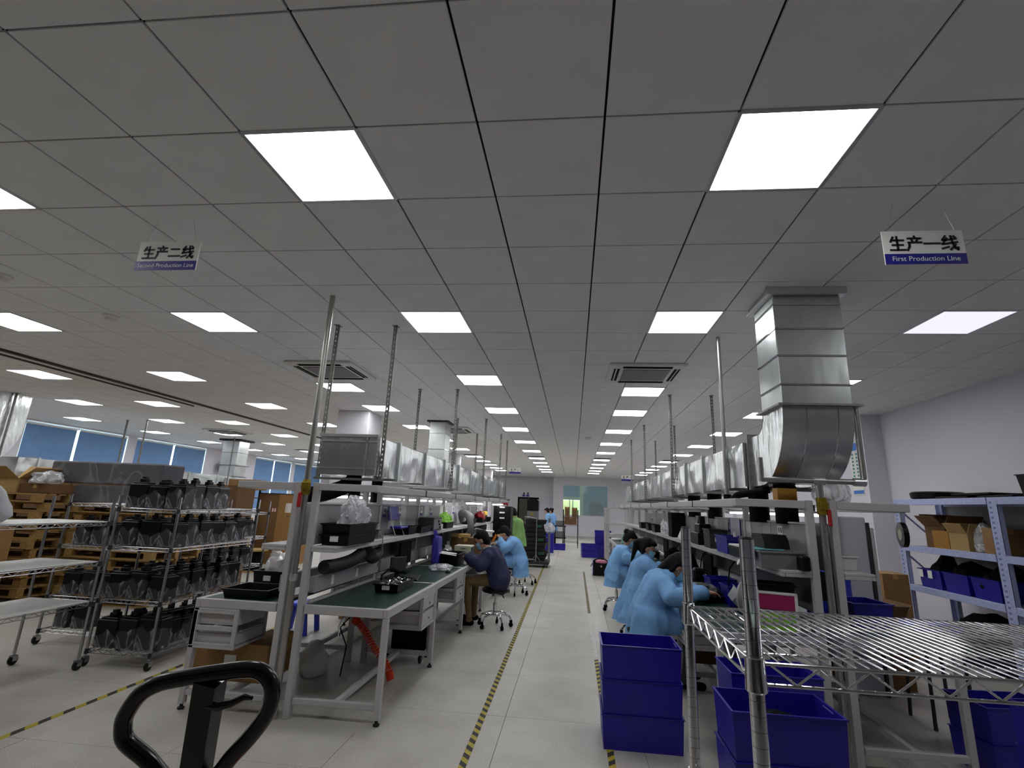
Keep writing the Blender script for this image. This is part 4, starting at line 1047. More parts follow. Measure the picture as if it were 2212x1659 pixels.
# blue-grey shelf along the right wall
def slot_shelf():
    x0, x1 = 4.42, 5.0; ys = [4.45, 6.1, 7.75]; t = thing('slotted_shelf', 'blue-grey slotted steel shelf along the right wall', 'shelf', (x0, 0, 0)); d = x1-x0
    for y in ys:
        for x in (0, d-.05):
            g = G(); g.b(x, x+.05, y-.004, y, 0, 1.86); g.b(x if x == 0 else x+.046, x+.004 if x == 0 else x+.05, y-.13, y, 0, 1.86); g.b(x, x+.05, y-.13, y-.126, 0, 1.86)
            p = part('post', g, lilac, t)
            if x == 0:
                g = G()
                for k in range(34): g.b(-.0012, .001, y-.06, y-.03, .08+k*.052, .1+k*.052, 0)
                part('slot', g, mat('slot_shadow', '#70779f', .7) if 'slot_shadow' not in MATS else MATS['slot_shadow'], p); tag(p.children[0], kind='stuff')
    for z in (.71, 1.2, 1.785):
        for a, b in zip(ys, ys[1:]):
            g = G(); g.b(-.005, .035, a+.003, b-.133, z, z+.075, .003); part('beam', g, lilac, t); g = G(); g.b(d-.03, d, a+.003, b-.133, z, z+.075); part('beam', g, lilac, t)
            g = G(); g.b(.036, d-.031, a+.003, b-.133, z+.055, z+.07); part('shelf_board', g, greym, t)
    for a in (.7, 1.25):
        g = G(); g.tube([(.03, ys[2]-.02, a+.5), (d-.03, ys[2]-.02, a)], .012, 6); part('brace', g, lilac, t)
    for a, b in zip(ys, ys[1:]): g = G(); g.b(d-.01, d-.005, a, b-.14, .7, 1.8); part('grey_backing', g, greym, t)  # flat grey backing drawn behind each bay
    return t
slot_shelf()
XS = 4.72
carton('open brown carton with amber front on the middle shelf by the right wall', XS, 7.15, 1.272, .4, .36, .26, .0, card2, 1.2)
g = G(); g.b(-.003, .003, -.14, .14, 0, .21); o = place1('amber_card', g, amber, (4.47, 6.98, 1.272), 'amber card sheet in front of the open carton', 'card')
carton('small light carton with dangling flap on the middle shelf', 4.62, 6.7, 1.272, .3, .26, .2, .1, cardl, .9)
g = crumple(.09, .09, .2, 33, .25, 3); place1('plastic_bag', g, filmw, (4.62, 6.5, 1.272), 'clear bag of parts on the middle shelf by the post', 'bag', smooth=True)
carton('upright carton against the post on the middle shelf', 4.66, 6.26, 1.272, .34, .16, .27, 0, card)
for k, (y, lab) in enumerate(((7.3, 'with two paper tags, far end'), (6.85, 'in the middle'), (6.4, 'nearest the post'))):
    o = tray('blue bin on the lower shelf by the right wall, %s' % lab, 4.66, y, .782, .4, .42, .22, blue_m, 0, 'blue bins on the lower shelf', sticker=False, name='bin', cat='bin')
    g = crumple(.16, .17, .22, 40+k, .4, 2); place1('black_parts_bag', g, blackmat, (4.68, y, .79), 'black bagged parts heaped in the blue bin %s' % lab, 'bag')
for k in range(2): g = G(); g.b(-.001, .001, -.04, .04, 0, .09); place1('paper_tag', g, paper, (4.448, 7.42-.17*k, .9), 'white paper tag on the far blue bin, %s one' % ('left', 'right')[k], 'tag', group='paper tags on bins')
g = G(); g.lathe([(.25, 0), (.29, .02), (.3, .08), (.27, .1)], 28); place1('black_ring_cover', g, black_m, (4.75, 7.35, 1.861), 'round black plastic cover on top of the right wall shelf', 'cover', smooth=True)
for k, (y, w, z) in enumerate(((6.75, .55, 0), (6.45, .6, .03), (6.1, .5, 0))):
    g = G(); g.b(-.22, .22, -w/2, w/2, 0, .028, .01); place1('black_sheet', g, black_m, (4.72, y, 1.862+z), 'flat black panel on top of the right wall shelf, %s from the far end' % ORD[k], 'panel', group='flat black panels')
tray('tall black bin on top of the shelf at the right edge', 4.72, 5.45, 1.862, .5, .6, .22, black_m, sticker=False, name='bin', cat='bin')
for k, (y, z) in enumerate(((5.3, 1.272), (5.35, .677))):
    g = crumple(.15, .28, .3, 50+k, .25, 3); place1('black_parts_bag', g, blackmat, (4.72, y, z), 'large black bag on the near bay of the right wall shelf, %s' % ('middle shelf', 'lower shelf')[k], 'bag', smooth=True)
carton('torn carton on the lower shelf at the right edge', 4.6, 4.75, .782, .3, .3, .14, .2, cardl, 1.4)
g = crumple(.25, .45, .36, 55, .2, 3); place1('black_parts_bag', g, blackmat, (4.75, 6.8, 0), 'black sack on the floor under the right wall shelf', 'bag', smooth=True)
t = thing('hanging_tape_roll', 'black tape roll hanging from the wall-side arm of the right frame', 'tape roll', (2.33, 4.025, 1.4), pi/2-.25)
g = G(); g.lathe([(.04, -.016), (.085, -.016), (.085, .016), (.04, .016)], 18, (0, 0, .085), 'y'); part('roll', g, black_m, t, smooth=True)
g = G(); g.lathe([(.04, -.018), (.045, 0), (.04, .018)], 14, (0, 0, .085), 'y'); part('core', g, cream, t)
g = G(); g.cyl((0, 0, .16), (0, 0, .239), .003, 5); part('hook_cord', g, whitep, t)
g = G(); g.cyl((2.43, 4.12, 1.65), (4.44, 7.6, 1.77), .008, 6); place1('thin_rod', g, blackmat, (0, 0, 0), 'thin dark rod reaching from the right frame toward the wall shelf', 'rod')
# poster on the pillar
t = thing('wall_poster', 'narrow white and blue notice on the right wall pillar', 'poster', (4.898, 9.33, 0))
def wq(y0, y1, z0, z1, x=0.): g = G(); g.b(-.006-x, -.002-x, y0, y1, z0, z1); return g
part('sheet', wq(0, .34, 1.98, 2.88), paper, t)
part('blue_head', wq(.01, .33, 2.74, 2.87, .001), mat('poster_blue', '#2c6fc4', .5), t); part('blue_foot', wq(.01, .33, 2.0, 2.06, .001), MATS['poster_blue'], t)
g = G()
for c in (.09, .22):
    for k in range(9): z = 2.66-k*.062; g.b(-.0085, -.0065, c, c+.05, z, z+.035)
part('lettering', g, mat('poster_ink', '#3a7f86', .6), t)
# grey door-like panel, carton and chair by the right wall
g = G(); g.b(-.14, .13, -.015, .015, 0, 1.6, .01); t = thing('standing_board', 'grey rounded board standing behind the right bench', 'panel', (2.77, 5.6, 0)); part('board', g, mat('pale_grey_board', '#b9b7bf', .55), t)
g = G(); g.b(.134, .155, -.03, .03, 0, 1.55); part('edge_post', g, dgrey, t); g = G(); g.b(.158, .19, -.03, .03, 0, 1.5); part('edge_post', g, white_m, t)
g = G(); g.b(-.19, -.145, -.05, .03, 0, 1.62); part('hinge_strip', g, whitep, t)
carton('tall brown carton by the right wall near the shelf', 3.9, 7.2, 0, .3, .4, .95, .0, card, 0)
carton('open flat carton on the floor behind the right bench', 3.0, 6.0, .42, .5, .4, .2, .1, card2, 1.2); carton('carton under the open one behind the right bench', 3.0, 6.0, 0, .55, .45, .418, .1, card2)
tray('blue plastic crate on the wall-side right bench', 2.27, 4.6, .778, .32, .34, .18, blue_m, .1, sticker=False, name='bin', cat='bin')
g = G(); g.b(-.2, .2, -.02, .02, 0, .36, .018); place1('blue_seat_shell', g, blue2, (2.2, 4.95, .778), 'blue plastic backrest behind the crate on the wall side bench', 'backrest', rz=.1)
g = G(); g.b(-.17, .17, -.17, .17, .69, .76, .03); t = thing('blue_stool', 'blue padded stool by the wall shelf', 'stool', (3.0, 5.0, 0)); part('seat', g, blue2, t)
for x in (-.13, .13):
    for y in (-.13, .13): g = G(); g.cyl((x*1.2, y*1.2, 0), (x, y, .69), .014, 8); part('leg', g, dgrey, t)
t = tray('pale plastic box on the wall-side shelf of the right frame', 2.0, 4.4, 1.212, .22, .4, .1, whitep, sticker=False, name='box', cat='box')
g = crumple(.13, .1, .11, 61, .2, 3); place1('plastic_bag', g, filmw, (1.98, 4.25, 1.697), 'small clear bag on the right frame top', 'bag', smooth=True)
g = G(); g.b(-.07, .07, -.05, .05, 0, .09); place1('amber_box', g, amber, (1.62, 4.2, 1.697), 'amber tape box on top of the right frame', 'box')
# ---------------------------------------------------------------- things on and around the benches
SZ, DZ = 1.2115, .7775       # shelf top, desk top
# left line, shelf, from the camera
tray('black tray on the left frame shelf by the camera, lower of two', -1.915, 4.42, SZ, .26, .62, .085)
tray('black tray on the left frame shelf by the camera, upper of two', -1.915, 4.42, SZ+.08, .26, .62, .09, sticker=False)
g = crumple(.085, .22, .17, 3, .35, 4); place1('plastic_bag', g, filmw, (-1.925, 4.5, SZ+.1), 'large crumpled clear bag in the upper black tray', 'bag', smooth=True)
for k in range(5):
    t = thing('connector_stack', 'pale grey connector block stacked behind the black trays, %s from the bottom' % ORD[k], 'connector', (-1.99+.008*(k % 2), 4.87, SZ+.031*k), .1*(k % 3), 'pale connector blocks')
    g = G(); g.b(-.045, .045, -.06, .06, 0, .029, .004); part('body', g, cream if k > 2 else greym, t); g = G(); g.b(.046, .049, -.05, .05, .006, .02); part('socket_row', g, dgrey, t)
t = thing('bracket_box', 'grey metal bracket box beside the connector stack', 'bracket', (-1.95, 5.08, SZ))
g = G(); g.tub(.13, .16, .08, .003, .004, .98); part('shell', g, dullchrome, t)
g = G(); g.tube([(.07, -.07, .08), (.115, -.07, -.0), (.115, -.06, -.12), (.08, -.05, -.25)], .005, 6); part('cable', g, greym, t)
t = thing('blue_card_holder', 'small blue folding holder on wire legs, left frame shelf', 'holder', (-1.96, 5.7, SZ), 0)
g = G(); g.b(-.005, .005, -.15, .15, .16, .31, .004); part('back_plate', g, blue_m, t, rot=(0, -.15, 0)); g = G(); g.b(-.02, .11, -.13, .13, .075, .1, .008); part('lip', g, blue_m, t)
for y in (-.14, .14): g = G(); g.tube([(.06, y, 0), (.0, y, .14), (-.03, y, .3)], .005, 6); part('wire_leg', g, dullchrome, t)
tray('black tray on the left frame shelf after the blue holder', -1.935, 5.98, SZ, .2, .3, .09, sticker=False)
tray('black tray further on the left frame shelf before the grey instrument', -1.92, 6.45, SZ, .22, .44, .075)
t = thing('instrument', 'dark grey instrument box on the left frame shelf', 'instrument', (-1.935, 7.05, SZ))
g = G(); g.b(-.1, .1, -.22, .22, 0, .17, .005); part('case', g, dgrey, t); g = G(); g.b(.101, .104, -.2, .2, .02, .15); part('front_panel', g, greym, t)
for k in range(3): g = G(); g.lathe([(.014, .104), (.012, .118)], 10, (0, .1-.04*k, .04+.04*k), 'x'); part('knob', g, blackmat, t)
g = G(); g.b(-.05, .05, -.06, .06, 0, .07, .004); place1('white_box', g, whitep, (-1.93, 7.48, SZ), 'small white box between the instrument and the lime cloth tray', 'box')
tray('black tray holding lime green cloth', -1.935, 7.85, SZ, .2, .46, .09, sticker=False)
for k, (y, s) in enumerate(((7.75, .72), (7.98, .66))): g = crumple(.1*s, .14*s, .13*s, 21+k, .5, 3); place1('lime_cloth', g, limebag, (-1.93, y, SZ+.06), 'lime green crumpled cloth in a black tray, %s bunch' % ('nearer', 'further')[k], 'cloth')
for k, (y, w) in enumerate(((9.75, .5), (10.9, .5), (11.6, .4))): tray('black tray on the far part of the left frame shelf, %s from the hose' % ORD[k], -1.935, y, SZ, .2, w, .1, sticker=False)
g = crumple(.075, .2, .12, 25, .3, 3); place1('plastic_bag', g, filmw, (-1.94, 9.75, SZ+.02), 'crumpled clear bag in the tray just past the grey hose', 'bag', smooth=True)
g = crumple(.09, .16, .1, 26, .4, 2); place1('red_cloth', g, red_m, (-1.93, 10.85, SZ+.06), 'red cloth bundle on the far left frame shelf', 'cloth')
g = G(); g.b(-.08, .08, -.12, .12, 0, .1, .02); place1('yellow_pack', g, mat('yellow_pack', '#d8b03a', .5), (-2.0, 11.6, SZ+.12), 'yellow pack on the far left frame shelf', 'pack')
t = thing('storage_tower', 'tall black drawer tower at the far end of the left benches', 'drawer tower', (-1.62, 12.2, .7775))
g = G(); g.b(-.2, .2, -.25, .25, 0, .78, .01); part('case', g, black_m, t)
for k in range(3): g = G(); g.b(-.06, .06, -.254, -.2505, .5+.12*k, .53+.12*k); part('handle_tag', g, whitep, t)
# hanging cards and bags on the back panels
def panel_card(x, y, z, w, h, s, m, lab, group=None):
    g = G(); g.b(min(0, s*.002), max(0, s*.002), -w/2, w/2, -h, 0); return place1('hanging_pouch', g, m, (x, y, z), lab, 'pouch', group=group)
pf = mat('plastic_pouch', '#c9c9cc', .25)
for k, y in enumerate((5.85, 6.25, 7.25, 8.1, 8.9, 9.9, 10.4, 11.6)):
    panel_card(XCL+.094, y, 1.54, .2, .27, 1, pf if k % 3 else paper, 'pale sheet pouch on the left back panels, %s from the camera' % ORD[k], 'pouches on the left back panels')
for k, y in enumerate((4.85, 5.35, 6.05, 6.5, 7.4, 8.2, 9.1)):
    panel_card(XCR-.094, y, 1.52, .18, .26, -1, pf if k % 2 else mat('pouch_dim', '#a9a8aa', .3) if 'pouch_dim' not in MATS else MATS['pouch_dim'], 'pale sheet pouch on the right back panels, %s from the camera' % ORD[k], 'pouches on the right back panels')
t = thing('document_pocket', 'blue-edged document pocket on the second right back panel', 'document pocket', (XCR-.095, 5.75, 1.2))
g = G(); g.b(-.003, 0, -.17, .17, 0, .34); part('sheet', g, mat('pocket_sheet', '#b9b7c4', .4), t)
for y in (-.18, .165): g = G(); g.b(-.006, 0, y, y+.015, 0, .34); part('blue_edge', g, navy, t)
# left line, desk
o = tray('black tray heaped with silver metal parts on the first left bench', -1.66, 4.97, DZ, .24, .5, .075, rz=.0)
cols_ = []
me_ = None
for k in range(60):
    x = random.uniform(-.09, .09); y = random.uniform(-.21, .21); z = .035+.045*random.random()*(1-(x/.12)**2)
    if me_ is None:
        g = G(); g.b(-.011, .011, -.011, .011, -.01, .01, .003); g.cyl((0, 0, -.018), (0, 0, .02), .005, 8); me_ = g.mesh('metal_part', chrome)
    q = link('metal_part', me_, None, (-1.66+x, 4.97+y, DZ+z), (random.uniform(0, 6), random.uniform(0, 6), 0)); tag(q, 'small shiny metal part heaped in the black tray on the first left bench', 'metal part', 'silver metal parts in the tray')
t = thing('laptop_stand', 'dark flat monitor on a black stand behind the silver parts tray', 'monitor', (-1.86, 5.62, DZ), -.5)
g = G(); g.b(-.012, .012, -.11, .11, .07, .22, .005); part('screen', g, dgrey, t); g = G(); g.b(-.08, .08, -.1, .1, 0, .012, .004); part('foot', g, blackmat, t); g = G(); g.b(-.02, .0, -.02, .02, .012, .1); part('stem', g, blackmat, t)
t = thing('desk_clamp_lamp', 'black jointed clamp arm beside the silver parts tray', 'clamp arm', (-1.88, 5.2, DZ))
g = G(); g.tube([(0, 0, 0), (0, 0, .08), (.04, .07, .13), (.08, .14, .12)], .009, 8); part('arm', g, blackmat, t); g = G(); g.cyl((.06, .12, .125), (.1, .16, .11), .022, 10); part('head', g, blackmat, t); g = G(); g.b(-.05, .05, -.05, .05, 0, .015); part('base', g, blackmat, t)
t = thing('keyboard_tray', 'thin dark keyboard lying on the first left bench', 'keyboard', (-1.72, 5.7, DZ), .2)
g = G(); g.b(-.07, .07, -.2, .2, 0, .015, .004); part('case', g, black_m, t); g = G(); g.b(-.06, .06, -.19, .19, .0155, .019); part('keys', g, dgrey, t)
t = thing('tote_bag', 'purple tote bag hanging from the left frame shelf', 'bag', (-1.78, 6.9, .795), .08)
g = softbag(.09, .3, .34, 8, .06, 7.); part('sack', g, purple, t, smooth=True)
for y in (-.06, .06): g = G(); g.tube([(-.01, y-.04, .33), (-.045, y-.03, .42), (-.045, y+.03, .42), (-.01, y+.04, .33)], .008, 6); part('handle', g, purple, t)
g = G(); g.b(.035, .052, -.1, .02, .12, .16, .003); part('printed_logo', g, mat('pale_purple', '#8a7fd0', .6), t)
g = crumple(.13, .2, .045, 9, .25, 3); place1('white_bag', g, filmw, (-1.62, 6.55, DZ), 'flat white plastic bag on the second left bench', 'bag', smooth=True)
g = G(); g.ell((0, 0, .0), (.03, .055, .03)); g.b(-.03, .03, -.055, .055, -.001, .003); place1('mouse', g, black_m, (-1.47, 6.3, DZ+.002), 'black computer mouse at the edge of the second left bench', 'mouse', smooth=True)
tray('deep black bin with papers on the second left bench', -1.66, 7.2, DZ, .34, .5, .15, sticker=False)
g = G(); g.b(-.14, .14, -.18, .18, 0, .004); place1('paper_sheet', g, paper, (-1.68, 7.02, DZ+.152), 'white paper sheet lying over the deep black bin', 'paper', rot=(.0, .12, .2))
g = crumple(.1, .12, .06, 27, .5, 2); place1('foil_bag', g, chrome, (-1.83, 7.55, DZ+.12), 'shiny crumpled foil bag beside the deep black bin', 'bag')
for k in range(3): tray('thin black tray stacked in front of the beige supply, %s from the bottom' % ORD[k], -1.72, 7.75, DZ+.03*k, .2, .26, .035, sticker=False, m=greym if k == 2 else black_m)
t = thing('power_supply', 'beige bench power supply in front of the seated man', 'power supply', (-1.69, 8.25, DZ))
g = G(); g.b(-.13, .13, -.14, .14, 0, .17, .006); part('case', g, cream, t); g = G(); g.b(.131, .135, -.12, .12, .02, .15); part('front_panel', g, dgrey, t)
g = G(); g.b(-.03, .05, -.143, -.1405, .12, .14); part('vent', g, greym, t)
carton('brown carton on the left bench behind the beige supply', -1.75, 8.75, DZ, .5, .3, .26, .0, card2, 0)
carton('small light carton on top of the brown bench carton', -1.85, 8.7, DZ+.262, .28, .22, .05, 0, cardl)
for k, (y, x) in enumerate(((9.6, -1.7), (10.8, -1.7), (11.7, -1.75))): tray('black tray on the far left benches, %s from the camera' % ORD[k], x, y, DZ, .3, .4, .1, sticker=False)
t = thing('magnifier', 'bench magnifier with grey arm over the left bench by the blue-coated woman', 'magnifier', (-1.85, 9.2, DZ))
g = G(); g.tube([(0, 0, 0), (0, 0, .3), (.15, .1, .38), (.3, .15, .34)], .012, 8); part('arm', g, greym, t); g = G(); g.lathe([(.08, 0), (.095, .01), (.095, .03), (.08, .035)], 18, (.36, .17, .32)); part('lens_ring', g, whitep, t, smooth=True)
t = thing('screwdriver', 'orange-handled electric screwdriver hanging before the blue-coated woman', 'screwdriver', (-1.42, 9.55, .98), rot=(.3, .5, 0))
g = G(); g.cyl((0, 0, -.05), (0, 0, .1), .02, 12); part('handle', g, mat('orange_grip', '#e08420', .5), t, smooth=True); g = G(); g.cyl((0, 0, .1), (0, 0, .2), .018, 12); part('motor', g, black_m, t)
g = G(); g.tube([(0, 0, .2), (-.05, .02, .3), (-.12, .02, .42)], .005, 6); part('cord', g, blackmat, t)
# window side desk of the left line
tray('shallow black tray at the front of the window-side left bench', -2.6, 4.28, DZ, .4, .36, .07, sticker=False)
tray('black tray with a paper sticker behind the shallow one', -2.79, 4.86, DZ, .3, .3, .13)
g = crumple(.12, .1, .12, 31, .4, 3); place1('plastic_bag', g, filmw, (-2.76, 4.86, DZ+.09), 'crumpled clear bag in the stickered black tray', 'bag', smooth=True)
t = thing('hook_stand', 'thin steel hook stand on the window-side left shelf', 'stand', (-2.4, 4.3, SZ))
g = G(); g.cyl((0, 0, -.25), (0, 0, .2), .004, 6); g.b(-.05, .05, -.003, .003, .2, .204); part('rod', g, dullchrome, t)
# floor under the left line
carton('large brown carton under the window-side left bench', -2.72, 4.5, 0.142, .62, .5, .275, 0, card, 0, lab2=True)
g = G(); g.b(-.14, .14, -.004, .004, 0, .09); place1('loose_flap', g, card, (-2.36, 4.42, .33), 'loose cardboard flap leaning by the large carton', 'cardboard', rot=(.1, -.75, 0))
g = crumple(.11, .13, .17, 34, .25, 3); place1('grey_sack', g, mat('grey_sack', '#d5d3d0', .8, var=.1), (-2.37, 5.0, 0), 'grey sack leaning under the left bench', 'sack', smooth=True)
t = thing('plastic_stool', 'blue plastic stool seen under the left bench', 'stool', (-3.3, 6.4, 0))
g = G(); g.b(-.17, .17, -.17, .17, .31, .35, .015); part('seat', g, blue2, t)
for x in (-1, 1):
    for y in (-1, 1): g = G(); g.prism([(x*.11, .31), (x*.16, .31), (x*.2, 0), (x*.15, 0)][::x], 'y', y*.15-.02, y*.15+.02); part('leg', g, blue2, t)
carton('carton on the floor beyond the blue plastic stool', -2.9, 7.4, 0, .5, .4, .35, 0, card)
# red coil hose
P = [(-1.98, 4.86, .52), (-1.93, 4.86, .5), (-1.86, 4.87, .42), (-1.78, 4.88, .3), (-1.68, 4.9, .2), (-1.62, 4.91, .1), (-1.60, 4.91, .04)]
C = []; turns = 34
for i in range(turns*9+1):
    f = i/(turns*9)*(len(P)-1); k = min(int(f), len(P)-2); u = f-k; c = Vector(P[k]).lerp(Vector(P[k+1]), u); d = (Vector(P[k+1])-Vector(P[k])).normalized()
    a = d.orthogonal().normalized(); b = d.cross(a); th = 2*pi*i/9; C.append(c+a*(.03*cos(th))+b*(.03*sin(th)))
C0 = C[0].copy(); g = G(); g.tube([c-C0 for c in C], .0065, 6); place1('coiled_air_hose', g, coilred, C0, 'red coiled air hose hanging under the first left bench', 'hose', smooth=True)
t = thing('air_gun', 'air gun with black hose hanging under the first left bench', 'air gun', (-2.02, 4.86, .53))
g = G(); g.tube([(.04, 0, -.01), (0, 0, .02), (-.06, 0, 0), (-.09, 0, -.08), (-.08, 0, -.16)], .009, 8); part('hook_handle', g, chrome, t, smooth=True); g = G(); g.tube([(0, 0, .0), (-.1, .05, -.1), (-.02, .05, -.25), (-.05, .05, -.5)], .006, 6); part('hose', g, blackmat, t)
g = G(); g.cyl((0, 0, .02), (0, 0, .18), .004, 6); part('hanger_cord', g, greym, t)
# pc tower on a cart
t = thing('pc_cart', 'white wheeled holder under the first left bench', 'cart', (-1.62, 5.66, 0))
g = G(); g.b(-.28, .12, -.13, .13, .085, .115, .004); part('platform', g, white_m, t); g = G(); g.tube([(.1, -.16, .12), (.17, -.16, .12), (.18, -.16, .14), (.18, -.16, .24)], .012, 8); part('side_arm', g, white_m, t)
for x in (-.25, .1):
    for y in (-.11, .11): caster(t, x, y, .08)
t = thing('pc_tower', 'black computer tower standing in the white wheeled holder', 'computer', (-1.6, 5.66, .117))
g = G(); g.b(-.24, .12, -.1, .1, 0, .47, .006); part('case', g, blackmat, t); g = G(); g.b(.121, .126, -.09, .09, .02, .45); part('front_bezel', g, black_m, t); g = G(); g.cyl((.126, .0, .34), (.13, .0, .34), .01, 10); part('power_button', g, dullchrome, t)
# right line, shelf
t = thing('storage_tub', 'grey storage tub with teal cloth on the first right frame shelf', 'tub', (1.51, 4.28, SZ))
g = G(); g.tub(.3, .44, .12, .005, .012, .92); part('shell', g, greym, t)
g = G(); g.b(-.161, -.155, -.16, .16, .055, .12, .002); g.b(-.16, .05, -.18, .18, .121, .128, .003); g2 = g; place1('teal_cloth', g2, teal, (1.5, 4.28, SZ), 'teal cloth draped over the grey tub', 'cloth')
g = G(); g.prism([(-.16, 0), (.16, 0), (.17, .03), (.1, .1), (-.1, .1), (-.14, .06)], 'x', -.09, .09); place1('black_pouch', g, black_m, (1.52, 4.32, SZ+.129), 'black case lying on top of the grey tub', 'case')
g = G(); g.b(-.03, .03, -.05, .05, 0, .1, .01); place1('black_adapter', g, black_m, (1.63, 4.0, SZ), 'black adapter beside the grey tub at the shelf end', 'adapter')
tray('black tray with papers on the right frame shelf past the grey tub', 1.55, 4.95, SZ, .22, .5, .09, sticker=False)
tray('indigo bin behind the paper tray on the right frame shelf', 1.56, 5.45, SZ, .22, .42, .16, blue_m, sticker=False, name='bin', cat='bin')
g = G(); g.b(-.09, .09, -.16, .16, 0, .012); place1('paper_sheet', g, paper, (1.54, 5.0, SZ+.092), 'white papers lying over the tray on the right shelf', 'paper')
g = G(); g.lathe([(.06, 0), (.06, .03), (.02, .035), (.018, .1)], 14); place1('white_dispenser', g, whitep, (1.6, 5.45, SZ+.1), 'white dispenser in the indigo bin', 'dispenser', smooth=True)
tray('dark grey tub with a paper label further along the right shelf', 1.57, 6.1, SZ, .2, .3, .2, dgrey, name='tub', cat='tub')
t = thing('black_fixture', 'black stepped fixture on the right frame shelf', 'fixture', (1.58, 6.7, SZ))
g = G(); g.b(-.1, .1, -.2, .2, 0, .14, .01); part('base', g, black_m, t); g = G(); g.b(-.07, .07, -.15, .1, .14, .24, .01); part('upper_block', g, black_m, t); g = G(); g.cyl((0, 0, .24), (0, 0, .33), .04, 10); part('knob', g, black_m, t)
g = G(); g.b(-.12, .0, -.15, .15, .0, .04); place1('parts_box', g, whitep, (1.6, 7.3, SZ), 'white flat box on the right shelf past the black fixture', 'box')
g = G(); g.b(-.004, .004, -.06, .06, 0, .13); place1('white_card', g, paper, (1.52, 7.75, SZ), 'tilted white card on the right frame shelf', 'card', rot=(.4, .2, .5))
g = G(); g.b(-.1, .1, -.14, .14, 0, .36, .004); place1('black_board', g, blackmat, (1.58, 8.3, SZ), 'black upright box on the right frame shelf', 'box')
g = crumple(.08, .16, .14, 44, .3, 2); place1('plastic_bag', g, filmw, (1.56, 9.2, SZ), 'clear bag on the far part of the right frame shelf', 'bag')
for k, y in enumerate((9.9, 10.7, 11.8)): tray('black tray far along the right frame shelf, %s from the camera' % ORD[k], 1.56, y, SZ, .22, .4, .12, sticker=False)
# right line, desk
t = thing('drawer_cabinet', 'small white cabinet with magenta and lime drawers on the right bench', 'cabinet', (1.5, 4.22, DZ), -.3)
W_, D_, H_ = .27, .25, .27
g = G()
for x in (-W_/2, W_/2-.02):
    for y in (-D_/2, D_/2-.02): g.b(x, x+.02, y, y+.02, 0, H_, .003)
for z in (0, H_/2-.009, H_-.018): g.b(-W_/2, W_/2, -D_/2, D_/2, z, z+.018, .003)
part('frame', g, whitep, t)
for k, m_ in enumerate((lime, magenta)): z = .02+k*.13; g = G(); g.b(-W_/2+.006, W_/2-.006, -D_/2+.006, D_/2-.012, z, z+.105, .004); part('drawer', g, m_, t, label=('lime green drawer', 'magenta drawer')[k])
tray('black tray with papers on top of the magenta cabinet', 1.5, 4.22, DZ+H_+.001, .27, .25, .05, rz=-.3, sticker=False)
g = G(); g.cur = 0; g.b(-.02, .1, -.06, .06, 0, .012); g.cur = 1; g.b(-.09, -.021, -.06, .06, 0, .012); place1('booklet', g, [whitep, blue2], (1.5, 4.2, DZ+H_+.01), 'white and blue booklet in the tray on the magenta cabinet', 'booklet', rz=-.2)
t = thing('desk_fan', 'grey round desk fan beside the magenta cabinet', 'fan', (1.4, 4.55, DZ), .75)
g = G(); g.lathe([(.07, 0), (.07, .012), (.02, .03)], 16); g.cyl((0, 0, .03), (0, 0, .1), .012, 8); part('stand', g, greym, t)
g = G(); g.lathe([(.03, -.05), (.12, -.03), (.14, 0), (.12, .03), (.03, .045)], 24, (0, 0, .16), 'y'); part('cage', g, mat('fan_cage', '#8c8e91', .5), t, smooth=True)
t = thing('white_arm_lamp', 'white bent lamp arm in front of the right back panel', 'lamp', (1.57, 4.9, DZ))
g = G(); g.tube([(0, 0, 0), (0, 0, .2), (-.02, 0, .36), (-.12, 0, .4)], .028, 10); part('arm', g, whitep, t, smooth=True); g = G(); g.b(-.07, .07, -.07, .07, 0, .02, .005); part('base', g, whitep, t)
tray('black tray of small parts in front of the nearest woman', 1.3, 5.45, DZ, .3, .44, .06, sticker=False)
g = crumple(.11, .16, .06, 71, .6, 3); place1('small_parts', g, mat('mixed_parts', '#4a4a50', .3, .5, var=.6, vs=30), (1.3, 5.45, DZ+.03), 'small shiny parts heaped in the tray of the nearest woman', 'parts')
g = G(); g.tub(.14, .1, .09, .003, .006, .9); place1('white_tub', g, whitep, (1.3, 5.84, DZ), 'small white tub behind the parts tray', 'tub')
g = G(); g.tub(.2, .16, .1, .003, .008, .85); place1('clear_box', g, mat('clear_plastic', '#a9a9ae', .15, alpha=.55), (1.4, 4.84, DZ+.05), 'clear plastic box tipped on its side near the woman\'s hands', 'box', rot=(.3, .75, .2))
for k, (x, y, z) in enumerate(((1.52, 5.2, .0), (1.5, 5.75, .0))): tray('indigo bin on the right desk under the shelf, %s from the camera' % ORD[k], x, y, DZ+z, .26, .3, .17, blue_m, sticker=False, name='bin', cat='bin')
t = thing('desk_caddy', 'white two-compartment caddy on the right desk beyond the near woman', 'caddy', (1.35, 6.55, DZ))
g = G(); g.tub(.2, .26, .14, .004, .006, .95); part('shell', g, whitep, t); g = G(); g.b(-.09, .09, -.003, .003, .01, .135); part('divider', g, whitep, t)
g = G(); g.b(-.1, .1, -.15, .15, 0, .14, .03); place1('black_machine', g, black_m, (1.45, 7.35, DZ), 'black machine on the right desk beside the middle woman', 'machine')
g = G(); g.b(-.12, .12, -.16, .16, 0, .018); place1('white_folder', g, paper, (1.3, 8.4, DZ), 'white folder on the right desk before the far woman', 'folder', rz=.2)
for k, (y, m_) in enumerate(((9.6, black_m), (10.6, greym), (12.2, whitep))): tray('tray on the far right benches, %s from the camera' % ORD[k], 1.35, y, DZ, .3, .4, .12, m_, sticker=False)
